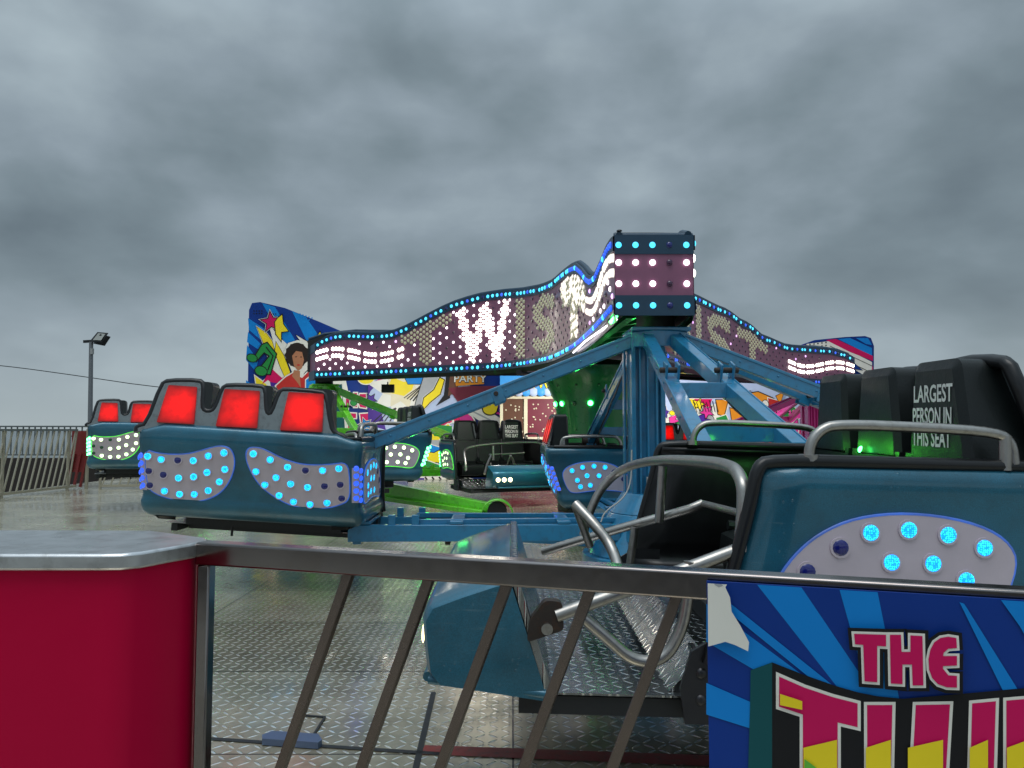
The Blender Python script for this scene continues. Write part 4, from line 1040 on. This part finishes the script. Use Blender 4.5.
letters_ = [[(250, 400), (330, 435), (420, 465), (498, 485), (498, 560), (435, 545), (435, 900), (325, 900), (325, 520), (250, 495)],
            [(528, 490), (608, 490), (600, 860), (662, 860), (682, 490), (790, 488), (768, 860), (850, 860), (860, 485), (935, 478), (920, 1000), (530, 1000)],
            [(968, 476), (1040, 470), (1040, 1000), (968, 1000)],
            [(1075, 465), (1190, 455), (1190, 560), (1130, 565), (1130, 620), (1190, 640), (1190, 1000), (1075, 1000), (1075, 880), (1130, 870), (1130, 760), (1075, 720)],
            [(1225, 452), (1400, 430), (1400, 540), (1345, 545), (1345, 1000), (1275, 1000), (1275, 555), (1225, 555)]]
for p in letters_: bigletter(p)
for x0, x1 in ((325, 435), (522, 605), (655, 770), (850, 912), (968, 1040), (1131, 1190), (1275, 1345)):
    A2('yellow', [(x0 + 2, 625), (x1 - 2, 600), (x1 - 2, 900), (x0 + 2, 900)])
A2('yellow', [(253, 455), (300, 470), (323, 478), (323, 505), (253, 490)]); A2('lime', [(330, 660), (370, 690), (330, 720)])
LT = [[(487, 265), (588, 268), (588, 305), (560, 303), (560, 418), (520, 415), (516, 300), (490, 298)],
      [(600, 268), (635, 268), (637, 322), (665, 322), (665, 270), (703, 272), (706, 428), (672, 428), (670, 362), (640, 362), (640, 424), (603, 422)],
      [(810, 278), (785, 274), (760, 278), (740, 292), (728, 315), (722, 345), (724, 378), (734, 405), (752, 424), (780, 434), (812, 435), (812, 398), (785, 396), (768, 375), (768, 367), (812, 365), (812, 335), (768, 335), (770, 325), (785, 312), (812, 310)]]
for p in LT: A2('black', inflate(p, 19))
for p in LT: A2('white', inflate(p, 8))
for p in LT: A2('crimson', p)
A2('white', [(24, 88), (85, 92), (80, 118), (95, 150), (100, 195), (128, 240), (155, 292), (152, 320), (110, 300), (80, 290), (26, 305)])
A2('grey', [(45, 98), (68, 100), (74, 112), (60, 118), (46, 110)])
art2.build('print', parent=sb, smooth=False)

# red counter with stainless top at the left
ct = thing('red_counter', 'crimson panelled counter with a wide flat stainless steel top at the left foreground', 'counter')
pl = [(-3.2, 1.58), (-.83, 1.57), (-.79, 1.575), (-.76, 1.60), (-.71, 1.71), (-.695, 1.755), (-.71, 1.81), (-.90, 1.94), (-3.2, 1.99)]
b = MB(); b.prism([(x, y, 1.216) for x, y in pl], (0, 0, .034)); b.build('steel_top', 'plate_top', ct, bevel=.006)
pi_ = inflate(pl, -.008); b = MB(); b.prism([(x, y, .02) for x, y in pi_], (0, 0, 1.196)); b.build('panel', 'crimson', ct)

# ------------------------------------------------------------------ far barriers
def leaning_fence(name, a, b_, label, h=1.5, sp=.2):
    t = thing(name, label, 'fence', a); a = Vector(a); b_ = Vector(b_); d = b_ - a; Ln = d.length; d.normalize()
    b = MB(); b.beam((0, 0, h), d * Ln + Vector((0, 0, h)), .05, .05); b.build('top_rail', 'outer', t)
    b = MB(); b.beam((0, 0, .08), d * Ln + Vector((0, 0, .08)), .05, .06); b.build('bottom_rail', 'fence', t)
    n = int(Ln / sp)
    for k in range(n):
        s = .05 + k * sp; b = MB(); b.beam(d * s + Vector((0, 0, .10)), d * min(s + .42, Ln) + Vector((0, 0, h - .03)), .03, .03); b.build('leaning_bar', 'fence', t)
    k = 0
    while k * 2.2 <= Ln + .01:
        b = MB(); b.beam(d * (k * 2.2) + Vector((0, 0, 0)), d * (k * 2.2) + Vector((0, 0, h)), .05, .05); b.build('post', 'fence', t); k += 1
    return t
leaning_fence('deck_fence', (-11.7, 12.8, 0), (-11.1, 19.7, 0), 'metal fence with leaning bars along the left edge of the deck')
leaning_fence('deck_fence', (-10.5, 19.75, 0), (-6.0, 20.6, 0), 'metal fence with leaning bars behind the green-lit car at the rear left of the deck')
t = thing('red_gate_panel', 'dark red panel and posts at the corner of the far left fences', 'gate panel')
b = MB(); 
p0 = at(72, 432, 19.8); p1 = at(87, 432, 19.8)
b.box(((p0.x + p1.x) / 2, 19.82, .95), (p1.x - p0.x, .04, 1.05)); b.build('upper_panel', mat_cache('dull_red_paint', (.20, .02, .02), .5), t)
for k in range(3):
    b = MB(); b.beam((p0.x - .05 + k * .16, 19.78, .05), (p0.x + .10 + k * .16, 19.78, .9), .06, .05); b.build('slat', _mc['dull_red_paint'], t)
b = MB(); b.beam((p1.x + .03, 19.8, 0), (p1.x + .03, 19.8, 1.52), .06, .06); b.build('post', 'fence', t)
# sea wall with upright railing
t = thing('sea_wall', 'low dark sea wall beyond the deck carrying a grey upright-bar railing', 'wall')
b = MB(); b.box((-14, 26.3, -.20), (30, .4, 1.5)); b.build('wall', 'wallm', t)
b = MB(); b.beam((-28.5, 26.2, 1.62), (-4, 26.2, 1.62), .06, .05); b.beam((-28.5, 26.2, .66), (-4, 26.2, .66), .05, .05); b.build('railing_frame', 'outer', t)
for k in range(80):
    b = MB(); b.box((-19.8 + k * .2, 26.2, 1.14), (.035, .035, .95)); b.build('upright', 'outer', t)
b = MB(); b.beam((-14.9, 25.9, 1.35), (-13.2, 25.9, .55), .05, .04); b.build('brace', 'outer', t)

# lamp post
YL = 40
t = thing('street_lamp', 'tall grey lamp post with a tilted square floodlight head at the far left', 'street lamp', (at(89, 420, YL).x, YL, -.95))
pt = at(89, 342, YL); H = pt.z + .95
b = MB(); b.cyl((0.12, 0, 0), (-.02, 0, H), .13, r2=.10, n=14); b.box((0.12, 0, .1), (.4, .4, .2)); b.build('pole', 'postm', t)
b = MB(); b.beam((-.42, 0, H + .02), (.3, 0, H + .06), .09, .14); b.build('bracket', 'black', t)
b = MB(); b.prism([(.25, -.3, H - .12), (.6, -.3, H + .38), (.68, -.3, H + .34), (.38, -.3, H - .14)], (0, .9, 0)); 
b.prism([(.1, -.36, H + .0), (.72, -.36, H - .05), (.95, -.2, H + .45), (.40, -.2, H + .5)], (0, .05, 0)); b.build('lamp_head', 'black', t)
b = MB(); b.prism([(.28, -.385, H + .06), (.70, -.385, H + .04), (.84, -.24, H + .40), (.46, -.24, H + .43)], (0, -.01, 0)); b.build('lens', mat_cache('dim_lens', (.35, .36, .33), .3), t)
b = MB(); b.box((.1, -.1, H - .5), (.12, .15, .3)); b.build('sensor_box', 'greybox', t)
# overhead wires
b = MB(); pts = [at(-60, 361, 60), at(0, 365, 60), at(80, 376, 60), at(160, 388, 60), at(300, 399, 60), at(560, 412, 60), at(800, 419, 60), at(1024, 421, 60), at(1150, 420, 60)]
b.tube(pts, .032, n=6, smooth=2); o = b.build('overhead_wire', 'black'); tag(o, 'thin dark overhead wire sagging across the sky behind the ride', 'wire')

# floodlights that light the mural, plus one added to brighten the facing car: small fixtures hung below the canopy
for i, (x, y, tx, ty, e) in enumerate(((-3.0, 18.6, -6.0, 23.4, 300), (2.2, 18.2, -1.5, 24, 750), (4.6, 19.6, 6.0, 25, 900), (.18, 14.1, .2, 15.5, 220))):
    fl = thing('flood_lamp', ['small black floodlight under the left arm of the canopy aimed at the mural', 'small black floodlight under the canopy middle aimed at the mural', 'small black floodlight under the right arm of the canopy aimed at the mural', 'small black floodlight added on the canopy lower edge to brighten the car facing the camera'][i], 'floodlight', (x, y, 2.5 if i < 3 else 2.56))
    b = MB(); b.box((0, 0, 0), (.3, .12, .2) if i < 3 else (.2, .08, .08)); b.tube([(0, -.05, .1), (0, -.05, .16)], .015); b.build('housing', 'black', fl)
    ld = bpy.data.lights.new('flood', 'SPOT'); ld.energy = e; ld.spot_size = R(120); ld.spot_blend = .8; ld.color = (1, .96, .9); ld.shadow_soft_size = .12
    lo = bpy.data.objects.new('light_source', ld); COL.objects.link(lo); lo.parent = fl; lo.location = (0, .1, 0)
    dv = Vector((tx - x, ty - y, -.6 if i < 3 else -1.2)); lo.rotation_euler = dv.to_track_quat('-Z', 'Y').to_euler()

# ------------------------------------------------------------------ light and sky
EL, AZ = R(72), R(200)
w = bpy.data.worlds.new('World'); S.world = w; w.use_nodes = True; g = NG(w.node_tree); bg = w.node_tree.nodes['Background']
sky = g.node('ShaderNodeTexSky'); sky.sky_type = 'NISHITA'; sky.sun_disc = False; sky.sun_elevation = EL; sky.sun_rotation = AZ
tc = g.node('ShaderNodeTexCoord').outputs['Generated']
sp_ = g.node('ShaderNodeSeparateXYZ'); g.link(tc, sp_.inputs[0])
zc = g.math('MAXIMUM', sp_.outputs[2], 0.0); den = g.math('ADD', zc, 0.30)
cb = g.node('ShaderNodeCombineXYZ'); g.link(sp_.outputs[0], cb.inputs[0]); g.link(sp_.outputs[1], cb.inputs[1]); g.link(g.math('MULTIPLY', g.math('POWER', zc, .85), 1.75), cb.inputs[2])
n1 = g.noise(cb.outputs[0], 2.7, 5, 0.45, 0.2); n2 = g.noise(cb.outputs[0], 8.0, 5, 0.45, 0.1)
mixn = g.math('ADD', g.math('MULTIPLY', n1, 0.74), g.math('MULTIPLY', n2, 0.26))
cl = g.ramp(mixn, [(0.33, (1.22, 1.60, 1.88)), (0.45, (1.78, 2.29, 2.62)), (0.54, (2.42, 3.0, 3.45)), (0.66, (3.5, 4.25, 4.7))])
hz = g.math('POWER', g.math('SUBTRACT', 1.0, g.math('MINIMUM', g.math('MULTIPLY', zc, 4.0), 1.0)), 2.6)
cl = g.mix(g.math('MULTIPLY', hz, 0.9), cl, (3.6, 4.2, 4.4))
# brighter towards the zenith and behind the viewer, as under real overcast
bri = g.math('ADD', 1.0, g.math('MULTIPLY', g.math('POWER', g.math('MAXIMUM', g.math('SUBTRACT', zc, 0.45), 0.0), 1.0), 4.5))
behind = g.math('MULTIPLY', g.math('MAXIMUM', g.math('MULTIPLY', sp_.outputs[1], -1.0), 0.0), 0.5)
bri = g.math('ADD', bri, behind)
vm = g.node('ShaderNodeVectorMath', operation='SCALE'); g.link(cl, vm.inputs[0]); g.link(bri, vm.inputs[3])
col = g.mix(0.985, sky.outputs[0], vm.outputs[0])
g.link(col, bg.inputs['Color']); bg.inputs['Strength'].default_value = 0.1
sd = bpy.data.lights.new('sun', 'SUN'); sd.energy = 0.9; sd.angle = R(35); sd.color = (1, .97, .93)
so = bpy.data.objects.new('sun', sd); COL.objects.link(so)
sv = Vector((math.sin(AZ) * math.cos(EL), math.cos(AZ) * math.cos(EL), math.sin(EL))); so.rotation_euler = sv.to_track_quat('Z', 'Y').to_euler(); so.location = sv * 50
S.view_settings.view_transform = 'Standard'; S.view_settings.look = 'None'; S.view_settings.exposure = 0.15; S.view_settings.gamma = 1
S.cycles.max_bounces = 6; S.cycles.sample_clamp_indirect = 4; S.cycles.use_denoising = True
